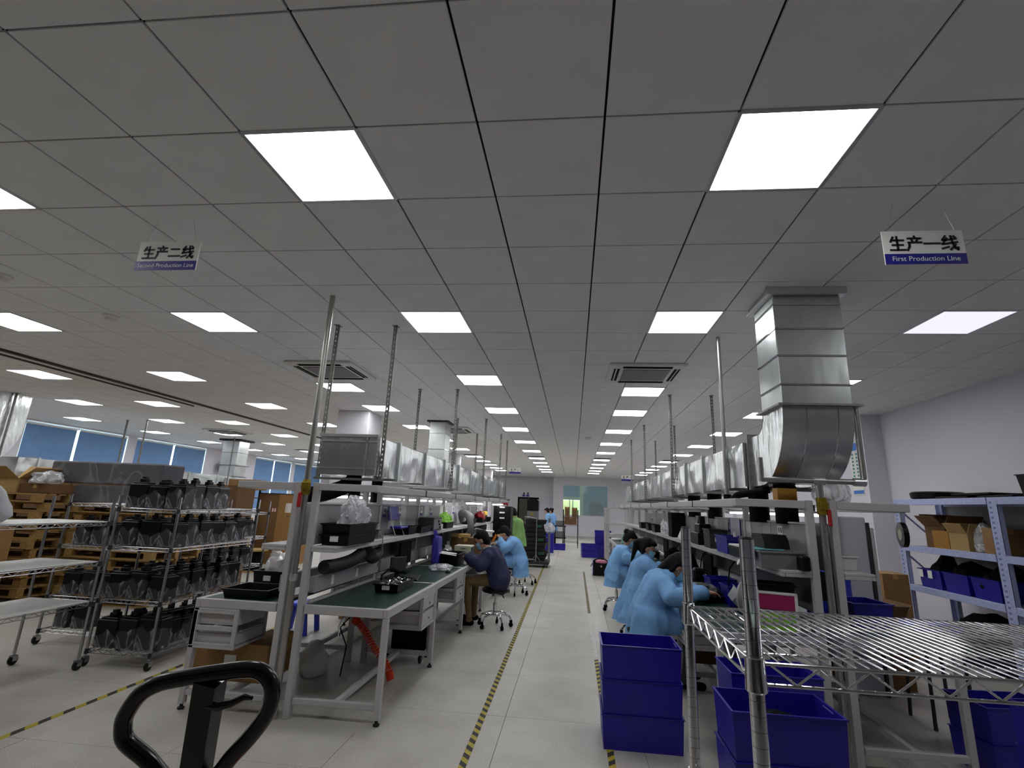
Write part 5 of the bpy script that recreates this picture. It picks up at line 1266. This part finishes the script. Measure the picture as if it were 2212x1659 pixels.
g = G(); g.lathe([(.06, 0), (.06, .16), (.02, .2), (.02, .23)], 12); place1('hand_bottle', g, mat('teal_bottle', '#8fb0a8', .3), (1.25, 13.3, DZ), 'pale bottle on the far right bench end', 'bottle', smooth=True)
g = G(); g.lathe([(.16, 0), (.2, .05), (.19, .055)], 18); place1('white_dish', g, whitep, (1.2, 14.3, DZ), 'white dish on the last right bench', 'dish', smooth=True)
# dark cables hanging over right panels
for k, (y, a) in enumerate(((5.3, .3), (6.4, .25), (7.9, .3))):
    g = G(); g.tube([(0, 0, .4), (-.06, .05, .3), (-.1, .0, .15), (-.2, -.05, .02)], .007, 6); place1('hanging_cable', g, blackmat, (1.56, y, DZ), 'black cable drooping from the right shelf to the desk, %s from the camera' % ORD[k], 'cable', group='cables on the right line')
# dark hose and screens under the right shelf
for k, y in enumerate((6.5, 7.9, 9.3)):
    g = G(); g.b(-.012, .012, -.2, .2, .1, .34, .004); g.b(-.06, .06, -.08, .08, 0, .01); g.b(-.012, .012, -.03, .03, .01, .12); place1('flat_monitor', g, blackmat, (1.58, y, DZ), 'black flat monitor under the right shelf, %s from the camera' % ORD[k], 'monitor', group='black monitors under the right shelf')
for k, y in enumerate((6.1, 7.9, 9.6)):
    g = G(); g.b(-.012, .012, -.2, .2, .1, .34, .004); g.b(-.06, .06, -.08, .08, 0, .01); g.b(-.012, .012, -.03, .03, .01, .12); place1('flat_monitor', g, blackmat, (-1.95, y, DZ), 'black flat monitor under the left shelf, %s from the camera' % ORD[k], 'monitor', group='black monitors under the left shelf')
carton('carton on the foot rails under the second right bench', 1.42, 5.9, .142, .4, .4, .27, 0, card2)

g = G(); g.b(-.11, .11, -.13, .13, 0, .1, .02); g.b(-.06, .06, -.08, .08, .1, .22, .02); place1('black_press', g, black_m, (1.36, 6.05, DZ), 'black hand press on the right desk past the parts tray', 'press')
for k, (x, y, w, d, h, m_, lab) in enumerate(((1.18, 6.3, .16, .2, .05, black_m, 'black shallow tray before the white caddy on the right desk'), (1.28, 7.0, .14, .14, .09, whitep, 'white small bin on the right desk left of the black machine'), (1.3, 7.75, .22, .26, .08, black_m, 'black tray beyond the black machine on the right desk'),
    (1.25, 8.9, .2, .26, .06, greym, 'grey tray in front of the far seated woman'), (-1.62, 10.3, .24, .3, .1, greym, 'grey tray on the left bench before the blue-coated woman'), (-1.7, 9.3, .2, .26, .07, whitep, 'white tray beside the bench magnifier on the left bench'))):
    tray(lab, x, y, DZ, w, d, h, m_, sticker=False)
for k, (x, y) in enumerate(((1.45, 6.9), (1.5, 8.25))):
    g = crumple(.1, .13, .17, 95+k, .45, 3); place1('black_cable_heap', g, blackmat, (x, y, DZ), 'dark tangled heap under the right shelf, %s from the camera' % ORD[k], 'cable heap')
# stools
def stool_proto():
    t = thing('swivel_stool', None, None)
    g = G(); g.lathe([(.12, .43), (.175, .44), (.19, .46), (.185, .485), (.15, .495), (.05, .495)], 24); part('seat', g, black_m, t, smooth=True)
    g = G(); g.cyl((0, 0, .14), (0, 0, .3), .028, 12); g.cyl((0, 0, .3), (0, 0, .44), .016, 12); part('gas_column', g, chrome, t, smooth=True)
    g = G(); g.tube([(.02, 0, .42), (.09, .03, .4), (.11, .04, .36)], .008, 6); part('height_lever', g, black_m, t)
    g = G(); g.tube([(.15*cos(a*pi/12), .15*sin(a*pi/12), .17) for a in range(24)], .009, 8, closed=True); part('foot_ring', g, chrome, t, smooth=True)
    for i in range(5):
        a = 2*pi*i/5+.3; g = G(); g.tube([(0, 0, .15), (.1, 0, .155), (.19, 0, .14), (.225, 0, .09)], .014, 8)
        l = part('leg', g, chrome, t, rot=(0, 0, a), smooth=True)
        g = G(); g.lathe([(.02, -.016), (.028, -.012), (.028, .012), (.02, .016)], 12, (.225, 0, .029), 'y'); g.b(.205, .245, -.008, .008, .04, .09, .005); part('caster', g, blackmat, l)
    return t
st = stool_proto()
for i, (x, y, lab) in enumerate(((-1.03, 7.32, 'black swivel stool with chrome star base under the seated man'), (-1.04, 9.95, 'black swivel stool under the blue-coated woman on the left'), (-.98, 11.35, 'empty black swivel stool behind the blue-coated woman on the left'),
                                 (.72, 9.02, 'black swivel stool under the far seated woman on the right'), (.86, 7.2, 'black swivel stool under the middle seated woman on the right'), (.72, 5.45, 'black swivel stool under the nearest seated woman'))):
    o = first_or_dup(st, USED, (x, y, 0), i*.7, lab, 'stool', 'black swivel stools'); o['category'] = 'stool'

# tool bag, cart of black trays, far rack
t = thing('tool_bag', 'open black tool bag with pink gloves on the aisle floor', 'tool bag', (.7, 13.45, 0))
g = G(); g.tub(.38, .3, .3, .01, .005, .95); part('body', g, black_m, t)
g = G(); g.b(-.2, -.192, -.16, .16, .0, .36); part('side_panel', g, navy, t); g = crumple(.16, .12, .1, 81, .4, 2); part('contents', g, blackmat, t, (0, .05, .24))
g = G(); g.tube([(-.2, -.1, .28), (-.25, -.1, .2), (-.25, .1, .2), (-.2, .1, .28)], .008, 6); part('strap', g, greym, t); g = G(); g.b(-.02, .02, -.156, -.152, .2, .24); part('latch', g, alu, t)
for k in range(2): g = crumple(.1, .06, .05, 83+k, .3, 2); place1('pink_glove', g, mat('dusty_pink', '#c77f93', .7) if k == 0 else MATS['dusty_pink'], (.66+.08*k, 13.36-.02*k, .29), 'dusty pink glove in the open tool bag, %s one' % ('left', 'right')[k], 'glove', group='pink gloves in the tool bag')
t = thing('tray_trolley', 'wheeled trolley stacked with dark trays beside the aisle', 'trolley', (-1.0, 14.75, 0))
g = G(); g.b(-.37, .37, -.42, .42, .08, .16, .01); part('platform', g, dgrey, t)
for x, y in ((.02, -.42), (.35, -.36), (-.35, .36), (.35, .36)): g = G(); g.cyl((x, y, .16), (x, y, 1.27), .017, 10); part('upright', g, dullchrome, t)
g = G(); g.tube([(.02, -.42, 1.26), (-.2, -.42, 1.29), (-.34, -.1, 1.29)], .012, 8); g.tube([(.02, -.42, .16+.16), (-.1, -.42, .17)], .01, 6); g.tube([(.02, -.42, .32), (.14, -.42, .17)], .01, 6); part('brace', g, dullchrome, t)
for x in (-.32, .32):
    for y in (-.36, .36): caster(t, x, y, .08)
for k in range(9):
    o = thing('dark_tray', 'dark grey moulded tray, %s from the bottom of the trolley stack' % ORD[k], 'tray', (-1.02+.03*sin(k*2.3), 14.72, .165+.118*k), .12*sin(k*1.7), 'dark moulded trays')
    g = G(); g.tub(.6, .56, .115, .006, .015, .86); part('shell', g, dgrey, o)
    if k % 3 == 1: g = G(); g.b(.05, .2, -.297, -.293, .03, .1); part('green_label', g, mat('green_label', '#15573a', .5) if 'green_label' not in MATS else MATS['green_label'], o)
t = thing('grey_bin', 'grey bin with a yellow label on top of the tray trolley', 'bin', (-1.12, 14.75, 1.235)); g = G(); g.b(-.15, .15, -.2, .2, 0, .22, .01); part('body', g, greym, t); g = G(); g.b(-.06, .03, -.205, -.201, .1, .17); part('yellow_label', g, yellow_m, t)
g = G(); g.prism([(-.16, 0), (.16, 0), (.16, .26), (.12, .32), (-.16, .32)], 'y', -.2, .2); place1('black_case', g, black_m, (-1.12, 14.75, 1.457), 'black case on top of the grey bin on the trolley', 'case')
g = crumple(.14, .1, .14, 87, .3, 2); place1('plastic_bag', g, filmw, (-.62, 14.25, .93), 'white plastic bag hung on the tray trolley', 'bag', smooth=True)
t = wire_rack('tall grey trolley rack holding brown cartons at the aisle end', -.40, .2, 21.8, 22.6, [.22, .9, 1.2], 1.5, dgrey, wires=False, group='trolley rack at the aisle end', rp=.02)
carton('brown carton upright on the far trolley rack, left one', -.24, 22.2, 1.207, .2, .3, .4, 0, card2); carton('brown carton upright on the far trolley rack, right one', .06, 22.2, 1.207, .22, .3, .38, 0, card2); carton('wide brown carton on the lower shelf of the far trolley rack', -.1, 22.2, .907, .5, .4, .28, 0, card2)
t = thing('service_cart', 'low black service cart with grey boxes beside the far trolley rack', 'cart', (-.55, 22.9, 0))
for x in (-.2, .2):
    for y in (-.25, .25): g = G(); g.b(x-.015, x+.015, y-.015, y+.015, .08, .8); part('leg', g, blackmat, t); caster(t, x, y, .08)
for z in (.3, .78): g = G(); g.b(-.25, .25, -.3, .3, z, z+.03); part('deck', g, blackmat, t)
tray('grey box on the top deck of the far service cart', -.55, 22.9, .811, .4, .4, .2, greym, sticker=False, name='box', cat='box'); tray('pale grey box on the lower deck of the far service cart', -.55, 22.9, .331, .44, .4, .24, greym, sticker=False, name='box', cat='box')
t = thing('wall_notice', 'red notice board on the far end wall beside the doorway', 'notice', (-4.15, YB+.88, 1.33)); g = G(); g.b(-.2, .2, -.02, .015, 0, .4); part('board', g, red_m, t); g = G(); g.b(-.13, .13, -.022, -.0205, .2, .27); g.b(-.1, .1, -.022, -.0205, .1, .15); part('lettering', g, paper, t)
t = thing('door_plate', 'small dark sign above the far doorway', 'sign', (-2.9, YB+.88, 2.14)); 
for k in range(2): g = G(); g.b(-.2+.24*k, -.02+.24*k, -.01, .015, 0, .1); part('plate', g, navy, t); g = G(); g.b(-.14+.24*k, -.06+.24*k, -.01, .015, .12, .24); part('mark', g, dark_ink, t)
g = G(); g.b(-.35, .35, -.04, .04, 0, .07, .01); t = thing('exit_lamp', 'long dark green sign box near the far doorway', 'sign', (-4.2, YB+.8, 1.86)); part('box', g, mat('exit_green', '#2f5a50', .5), t); g = G(); g.b(-.02, .02, .041, .095, .01, .06); part('bracket', g, blackmat, t)

# pallet truck handle in the foreground
t = thing('pallet_truck', 'black pallet truck with a loop handle in the left foreground', 'pallet truck', (-.58, .74, 0))
B = Vector((-.58, .74, 0))
LP = [(-.6469, .8413, 1.1805), (-.6798, .8308, 1.2068), (-.6843, .8246, 1.2287), (-.6789, .8202, 1.2482), (-.6587, .8151, 1.2766), (-.6291, .8139, 1.2943), (-.5903, .8157, 1.3041), (-.5408, .8187, 1.3136), (-.4984, .8218, 1.32), (-.4757, .8248, 1.3182), (-.4599, .8303, 1.3036), (-.4568, .8365, 1.281), (-.4657, .8427, 1.253), (-.4901, .8486, 1.2197), (-.518, .8535, 1.1889), (-.5404, .8583, 1.1605), (-.5741, .8593, 1.1419), (-.6132, .8536, 1.1473)]
LP = [Vector(p)-B for p in LP]
def smooth_closed(P, n=5):
    o = []; m = len(P)
    for i in range(m):
        a = [P[i-1], P[i], P[(i+1) % m], P[(i+2) % m]]
        for k in range(n):
            u = k/n; o.append(.5*((2*a[1])+(-a[0]+a[2])*u+(2*a[0]-5*a[1]+4*a[2]-a[3])*u*u+(-a[0]+3*a[1]-3*a[2]+a[3])*u**3))
    return o
gloss = mat('gloss_black_paint', '#0c0808', .22, var=.2, vs=9)
g = G(); g.tube(smooth_closed(LP), .0122, 16, closed=True); part('loop_handle', g, gloss, t, smooth=True)
a = Vector((-.5513, .8207, 1.3014))-B; b = Vector((-.71, 1.07, .3))-B; d = (b-a).normalized(); x_ = Vector((1, 0, 0)); x_ = (x_-d*d.x).normalized(); y_ = d.cross(x_)
g = G(); vs = []
for p in (a, b):
    for sx, sy in ((-1, -1), (1, -1), (1, 1), (-1, 1)): vs.append(p+x_*(.018*sx)+y_*(.014*sy))
g.add(vs, [(3, 2, 1, 0), (4, 5, 6, 7), (0, 1, 5, 4), (1, 2, 6, 5), (2, 3, 7, 6), (3, 0, 4, 7)]); part('drawbar', g, gloss, t)
g = G(); g.tube([Vector(p)-B for p in ((-.5567, .822, 1.268), (-.53, .817, 1.268), (-.509, .815, 1.2742), (-.488, .8145, 1.2852), (-.476, .814, 1.2849))], .005, 8, rs=[.006, .006, .0055, .005, .003]); part('release_lever', g, gloss, t, smooth=True)
g = G(); g.cyl((-.13, .34, .06), (-.13, .34, .42), .05, 14); g.b(-.2, -.06, .3, .38, .28, .34, .01); part('pump_body', g, red_m, t)
for s in (-1, 1): g = G(); g.lathe([(.06, -.02), (.09, -.015), (.09, .015), (.06, .02)], 18, (-.13+s*.06, .34, .09), 'x'); part('steer_wheel', g, rubber, t, smooth=True)
for s in (-1, 1):
    g = G(); g.b(-.13+s*.2-.075, -.13+s*.2+.075, .42, 1.5, .05, .1, .01); part('fork', g, red_m, t); g = G(); g.lathe([(.035, -.04), (.035, .04)], 12, (-.13+s*.2, 1.38, .036), 'x'); part('fork_roller', g, rubber, t)
g = G(); g.b(-.42, .16, .38, .44, .05, .4, .01); part('fork_crosshead', g, red_m, t)
# ---------------------------------------------------------------- people
def fig_map(me, bones):
    """material index per face from the nearest bone"""
    n = len(me.polygons); c = np.empty(n*3); me.polygons.foreach_get('center', c); c = c.reshape(-1, 3)
    best = np.full(n, 1e9); mi = np.zeros(n, int)
    for p, q, r, m in bones:
        p = np.array(p); q = np.array(q); d = q-p; L = d@d
        t = np.clip(((c-p)@d)/L, 0, 1) if L > 1e-9 else np.zeros(n)
        dist = np.linalg.norm(c-(p+t[:, None]*d), axis=1)-r
        k = dist < best; best[k] = dist[k]; mi[k] = m
    me.polygons.foreach_set('material_index', mi); me.update()
def wrinkle(me, amp, sc, seed):
    n = len(me.vertices); co = np.empty(n*3); me.vertices.foreach_get('co', co); co = co.reshape(-1, 3)
    no = np.empty(n*3); me.vertex_normals.foreach_get('vector', no); no = no.reshape(-1, 3)
    o = Vector((seed*3.1, seed*1.7, seed)); S = Vector((sc*1.6, sc*1.6, sc*.8))
    w = np.array([1-2*abs(noise.noise(Vector((v[0]*S.x, v[1]*S.y, v[2]*S.z))+o)) for v in co])
    co += no*(w*amp)[:, None]; me.vertices.foreach_set('co', co.ravel()); me.update()
def cutz(me, z):
    if z is None: return
    bm = bmesh.new(); bm.from_mesh(me)
    bmesh.ops.bisect_plane(bm, geom=bm.verts[:]+bm.edges[:]+bm.faces[:], plane_co=(0, 0, z), plane_no=(.08, .05, 1), clear_inner=True)
    bm.to_mesh(me); bm.free(); me.polygons.foreach_set('use_smooth', [True]*len(me.polygons)); me.update()
def hand(g, bones, w, dirv, palm_n, side, curl=.5, sc=1.):
    """palm, four unequal fingers and a thumb from wrist w along dirv"""
    d = Vector(dirv).normalized(); n = Vector(palm_n); n = (n-d*n.dot(d)).normalized(); s = d.cross(n)*side
    w = Vector(w)
    for k in range(4):
        off = (k-1.5)*.019*sc; base = w+d*.085*sc+s*off*1.05
        g.cap(w+s*off*.6+d*.01, base, .0135*sc, .0115*sc); bones.append((w, base, .014, 0))
        L = (.066, .076, .071, .055)[k]*sc; p = base; dd = d.copy()
        for j, f in enumerate((.45, .32, .25)):
            dd = (dd+n*(curl*(.5+.35*j))).normalized(); q = p+dd*L*f
            r = (.0095, .0085, .0075)[j]*sc; g.cap(p, q, r, r*.92, 10); bones.append((p, q, r, 0)); p = q
    p = w+d*.03*sc-s*.026*sc; q = p+(d*.6-s*.7+n*.35).normalized()*.042*sc; r_ = q+(d*.9-s*.1+n*.5).normalized()*.034*sc
    g.cap(w+d*.01, p, .016*sc, .014*sc); g.cap(p, q, .0125*sc, .0105*sc); g.cap(q, r_, .0105*sc, .0085*sc)
    bones += [(p, q, .0125, 0), (q, r_, .01, 0)]
def person(lab, loc, rz, coat, leg_m, J, voxel=.012, hair='short', coat_long=True, mask=True, shoe=blackmat, seed=1, collar=None, female=True):
    """J: joints in local coords, figure faces +X. keys: pelvis, waist, chest, neck, head(centre), pitch, sh(half), elbow L/R, wrist L/R, knee L/R, ankle L/R"""
    t = thing('person', lab, 'person', loc, rz)
    V = lambda k: Vector(J[k])
    g = G(); B = []
    def cap(p, q, r1, r2, m, n=14): g.cap(p, q, r1, r2, n); B.append((p, q, (r1+r2)/2, m))
    pel, wa, ch, nk, hd = V('pelvis'), V('waist'), V('chest'), V('neck'), V('head'); sh = J['sh']; up = (nk-ch).normalized()
    for s in (-1, 1):
        y = Vector((0, s, 0))
        cap(pel+y*.075, wa+y*.06, .1, .085, 2); cap(wa+y*.06, ch+y*.075, .085, .1, 1)
        shd = ch+y*sh+up*.03; cap(ch+y*.06+up*.02, shd, .085, .056, 1)
        e, w = V('el'+'LR'[s < 0]), V('wr'+'LR'[s < 0]); cap(shd, e, .05, .041, 1); cap(e, w, .04, .027, 0)
        h, k, a = pel+y*.085, V('kn'+'LR'[s < 0]), V('an'+'LR'[s < 0]); cap(h, k, .085, .058, 2); cap(k, a, .057, .038, 2)
        f = a+Vector((.15, s*.02, -.045)); cap(a+Vector((-.03, 0, -.035)), f, .04, .036, 3); cap(a, a+Vector((.02, 0, -.03)), .038, .038, 3)
        dv = (w-e).normalized(); dv = (dv+Vector(J.get('hd', (0, 0, 0)))).normalized(); hand(g, B, w, dv, J.get('pn', (0, 0, -1)), s, J.get('curl', .55))
    cap(pel, wa, .11, .1, 2); cap(wa, ch, .1, .11, 1); cap(ch, nk, .075, .052, 0); 
    R = Euler((0, J['pitch'], J.get('yaw', 0))).to_matrix()
    def H(x, y, z): return hd+R @ Vector((x, y, z))
    cap(nk, H(-.02, 0, -.05), .052, .05, 0)
    hb = len(g.v)
    g.ell(hd+R @ Vector((-.012, 0, .02)), (.098, .077, .105), R=R); B.append((H(-.01, 0, .03), H(-.01, 0, .02), .095, 0))
    g.ell(H(.022, 0, -.045), (.07, .058, .07), R=R); B.append((H(.02, 0, -.04), H(.03, 0, -.06), .065, 0))
    g.cap(H(.088, 0, .012), H(.104, 0, -.022), .009, .015, 8); g.ell(H(.088, 0, -.058), (.012, .024, .01), R=R, nu=10, nv=6); B.append((H(.09, 0, .01), H(.1, 0, -.02), .012, 0))
    g.ell(H(.078, 0, -.095), (.024, .026, .02), R=R, nu=10, nv=6)
    for s in (-1, 1): g.ell(H(-.005, s*.079, -.005), (.024, .011, .034), R=R, nu=10, nv=6); B.append((H(0, s*.079, 0), H(0, s*.08, -.01), .02, 0))
    me = fromfn('body', g, [skin, coat, leg_m, shoe], voxel, 3)
    fig_map(me, B); link('body', me, t)
    for s in (-1, 1):
        q = G(); q.ell(H(.083, s*.03, .012), (.009, .014, .008), R=R, nu=10, nv=6); part('eye', q, dark_ink, t, smooth=True)
        q = G(); q.cap(H(.09, s*.016, .034), H(.083, s*.045, .034), .005, .004, 6); part('eyebrow', q, hair_m, t)
    # coat
    hem = Vector((0, 0, 0)); c = G(); pd = .022
    for s in (-1, 1):
        y = Vector((0, s, 0)); shd = ch+y*sh+up*.03; e, w = V('el'+'LR'[s < 0]), V('wr'+'LR'[s < 0])
        c.cap(wa+y*.065, ch+y*.08, .1+pd, .105+pd*.8); c.cap(ch+y*.06+up*.02, shd, .09+pd*.6, .06+pd*.6)
        c.cap(shd, e, .056+pd*.7, .05+pd); c.cap(e, e.lerp(w, .93), .05+pd*.9, .036+pd*.6)
        c.cap(pel+y*.08, wa+y*.065, .115+pd, .1+pd)
    c.cap(pel, wa, .12+pd, .11+pd); c.cap(wa, ch, .11+pd, .115+pd); c.cap(ch, ch.lerp(nk, .75), .1+pd*.5, .068)
    if coat_long:
        hem = Vector(J.get('hem', (pel.x-.02, 0, .33))); 
        for s in (-1, 1):
            c.cap(pel+Vector((0, s*.09, 0)), hem+Vector((-.05, s*.13, -.06)), .12+pd, .135)
            c.cap(pel+Vector((.05, s*.1, -.01)), V('kn'+'LR'[s < 0]).lerp(pel, .35)+Vector((0, 0, .0)), .1+pd, .08+pd)
            if 'hem2' in J: c.cap(pel+Vector((0.04, s*.09, 0)), Vector(J['hem2'])+Vector((0, s*.11, .05)), .11+pd, .1)
    me = fromfn('coat', c, coat, max(voxel, .014), 3); wrinkle(me, .026, 4.2, seed); cutz(me, J.get('cut', hem.z) if coat_long else None); o = link('coat', me, t)
    if collar: q = G(); q.lathe([(.075, 0), (.066, .05)], 16); part('collar', q, collar, t, ch.lerp(nk, .72)+up*.01, (0, J['pitch']*.6, 0), smooth=True)
    # hair
    q = G()
    q.ell(H(-.03, 0, .043), (.098, .088, .098), R=R); q.ell(H(-.05, 0, .0), (.072, .084, .1), R=R)
    if hair != 'short':
        for s in (-1, 1): q.cap(H(-.03, s*.07, .02), H(-.035, s*.066, -.075), .03, .022)
        q.ell(H(.035, 0, .085), (.06, .07, .035), R=R)
        if hair == 'pony': q.cap(H(-.115, 0, .05), H(-.16, 0, .0), .04, .045); q.cap(H(-.16, 0, .0), H(-.15, 0, -.2)-Vector((0, 0, .05)), .045, .018)
        elif hair == 'bun': q.ell(H(-.12, 0, .05), (.05, .05, .05))
        elif hair == 'long': q.cap(H(-.07, 0, .0), H(-.1, 0, -.18), .075, .05)
    else: q.ell(H(.03, 0, .09), (.055, .066, .028), R=R)
    me = fromfn('hair', q, hair_m, .011, 2); link('hair', me, t)
    if mask:
        q = G(); n = 8; vs = []
        for j in range(n+1):
            for i in range(n+1):
                a = (i/n-.5)*2.5; z = -.1+.095*j/n; bl = .012*sin(pi*j/n)
                vs.append(H(.014+(.081+bl)*cos(a), (.07+bl*.3)*sin(a)*(1-.12*abs(j/n-.6)), z))
        vs += [v+(v-H(0, 0, -.05)).normalized()*-.003 for v in vs]; k = (n+1)**2
        fs = [(j*(n+1)+i, j*(n+1)+i+1, (j+1)*(n+1)+i+1, (j+1)*(n+1)+i) for j in range(n) for i in range(n)]
        q.add(vs, fs+[tuple(k+i for i in f[::-1]) for f in fs]); part('face_mask', q, maskm, t, smooth=True)
        for s in (-1, 1): q = G(); q.tube([H(.0+.03, s*.075, -.03), H(-.0, s*.082, -.01), H(-.03, s*.083, .01)], .0022, 5); part('ear_loop', q, whitep, t)
    return t
SIT = dict(pelvis=(0, 0, .60), waist=(.03, 0, .72), chest=(.12, 0, .88), neck=(.2, 0, .985), head=(.265, 0, 1.085), pitch=.55, sh=.165,
           elL=(.18, .25, .81), elR=(.18, -.25, .81), wrL=(.42, .11, .87), wrR=(.42, -.11, .87),
           knL=(.4, .12, .56), knR=(.4, -.13, .56), anL=(.36, .13, .1), anR=(.30, -.15, .1), pn=(0, 0, -1), hd=(.2, 0, -.12))
def J(**k): d = dict(SIT); d.update(k); return d
# left line, facing the window side (-X)
person('seated man in a navy jacket and face mask working at the left bench', (-.99, 7.32, 0), pi, coatn, khaki,
       J(head=(.27, 0, 1.09), elL=(.22, .24, .79), elR=(.24, -.24, .79), wrL=(.46, .08, .865), wrR=(.44, -.1, .865), knL=(.42, .14, .57), knR=(.36, -.2, .56), anR=(.36, -.2, .1)), .0085, 'short', False, True, seed=2, collar=cream, female=False)
person('seated woman in a blue coat leaning over the left bench behind the man', (-.99, 9.95, 0), pi+.15, coatb, trouser,
       J(head=(.29, 0, 1.06), pitch=.8, elL=(.3, .22, .8), wrL=(.36, .09, .97), hem=(0, 0, .34)), .012, 'bob', True, False, seed=3)
STAND = dict(pelvis=(0, 0, .82), waist=(.01, 0, .98), chest=(.05, 0, 1.16), neck=(.1, 0, 1.30), head=(.15, 0, 1.40), pitch=.35, sh=.17,
             elL=(.06, .24, .92), elR=(.08, -.24, .92), wrL=(.28, .14, .92), wrR=(.28, -.14, .92), knL=(.02, .1, .45), knR=(.03, -.1, .45), anL=(-.02, .1, .08), anR=(.0, -.11, .08),
             hem=(-.01, 0, .62), pn=(0, 0, -1))
def S(**k): d = dict(STAND); d.update(k); return d
person('standing worker in a green coat at the left benches', (-1.33, 12.85, 0), pi-.35, coatg, trouser, S(pitch=.5, head=(.17, 0, 1.39)), .012, 'short', True, False, seed=4)
person('dark-haired worker in grey half hidden behind the green-coated one', (-1.55, 13.75, 0), pi+.3, greyc, trouser, S(), .016, 'short', False, False, seed=5)
person('far standing worker in a blue coat by the recessed wall, left one', (-1.0, 23.0, 0), pi-.2, coatb, trouser, S(hem=(-.01, 0, .48), hem2=(0, 0, .5)), .018, 'bob', True, False, seed=6)
person('far standing worker in a blue coat by the recessed wall, right one', (-.86, 23.9, 0), pi+.2, coatb, trouser, S(hem=(-.01, 0, .48)), .018, 'bun', True, False, seed=7)
# right line, facing +X
person('nearest seated woman in a blue coat bent over the right bench', (.72, 5.42, 0), .1, coatb, trouser,
       J(head=(.33, 0, 1.05), neck=(.23, 0, .975), chest=(.13, 0, .88), pitch=.75, yaw=-.35, elL=(.24, .18, .82), elR=(.17, -.31, .82), wrL=(.47, -.2, .875), wrR=(.45, -.34, .875), hem=(-.03, 0, .3), curl=.75), .008, 'long', True, True, seed=8)
person('middle seated woman in a blue coat with a ponytail at the right bench', (.84, 7.15, 0), .2, coatb, trouser,
       J(head=(.15, 0, 1.10), neck=(.11, 0, .99), chest=(.07, 0, .88), pitch=.4, yaw=-.5, hem=(-.13, 0, .2), wrL=(.36, .1, .87), wrR=(.36, -.1, .87)), .01, 'pony', True, True, seed=9)
person('far seated woman in a blue coat bending over the right bench', (.7, 9.02, 0), 0, coatb, trouser,
       J(head=(.25, 0, 1.11), pitch=.75, hem=(.0, 0, .36)), .012, 'bun', True, True, seed=10)
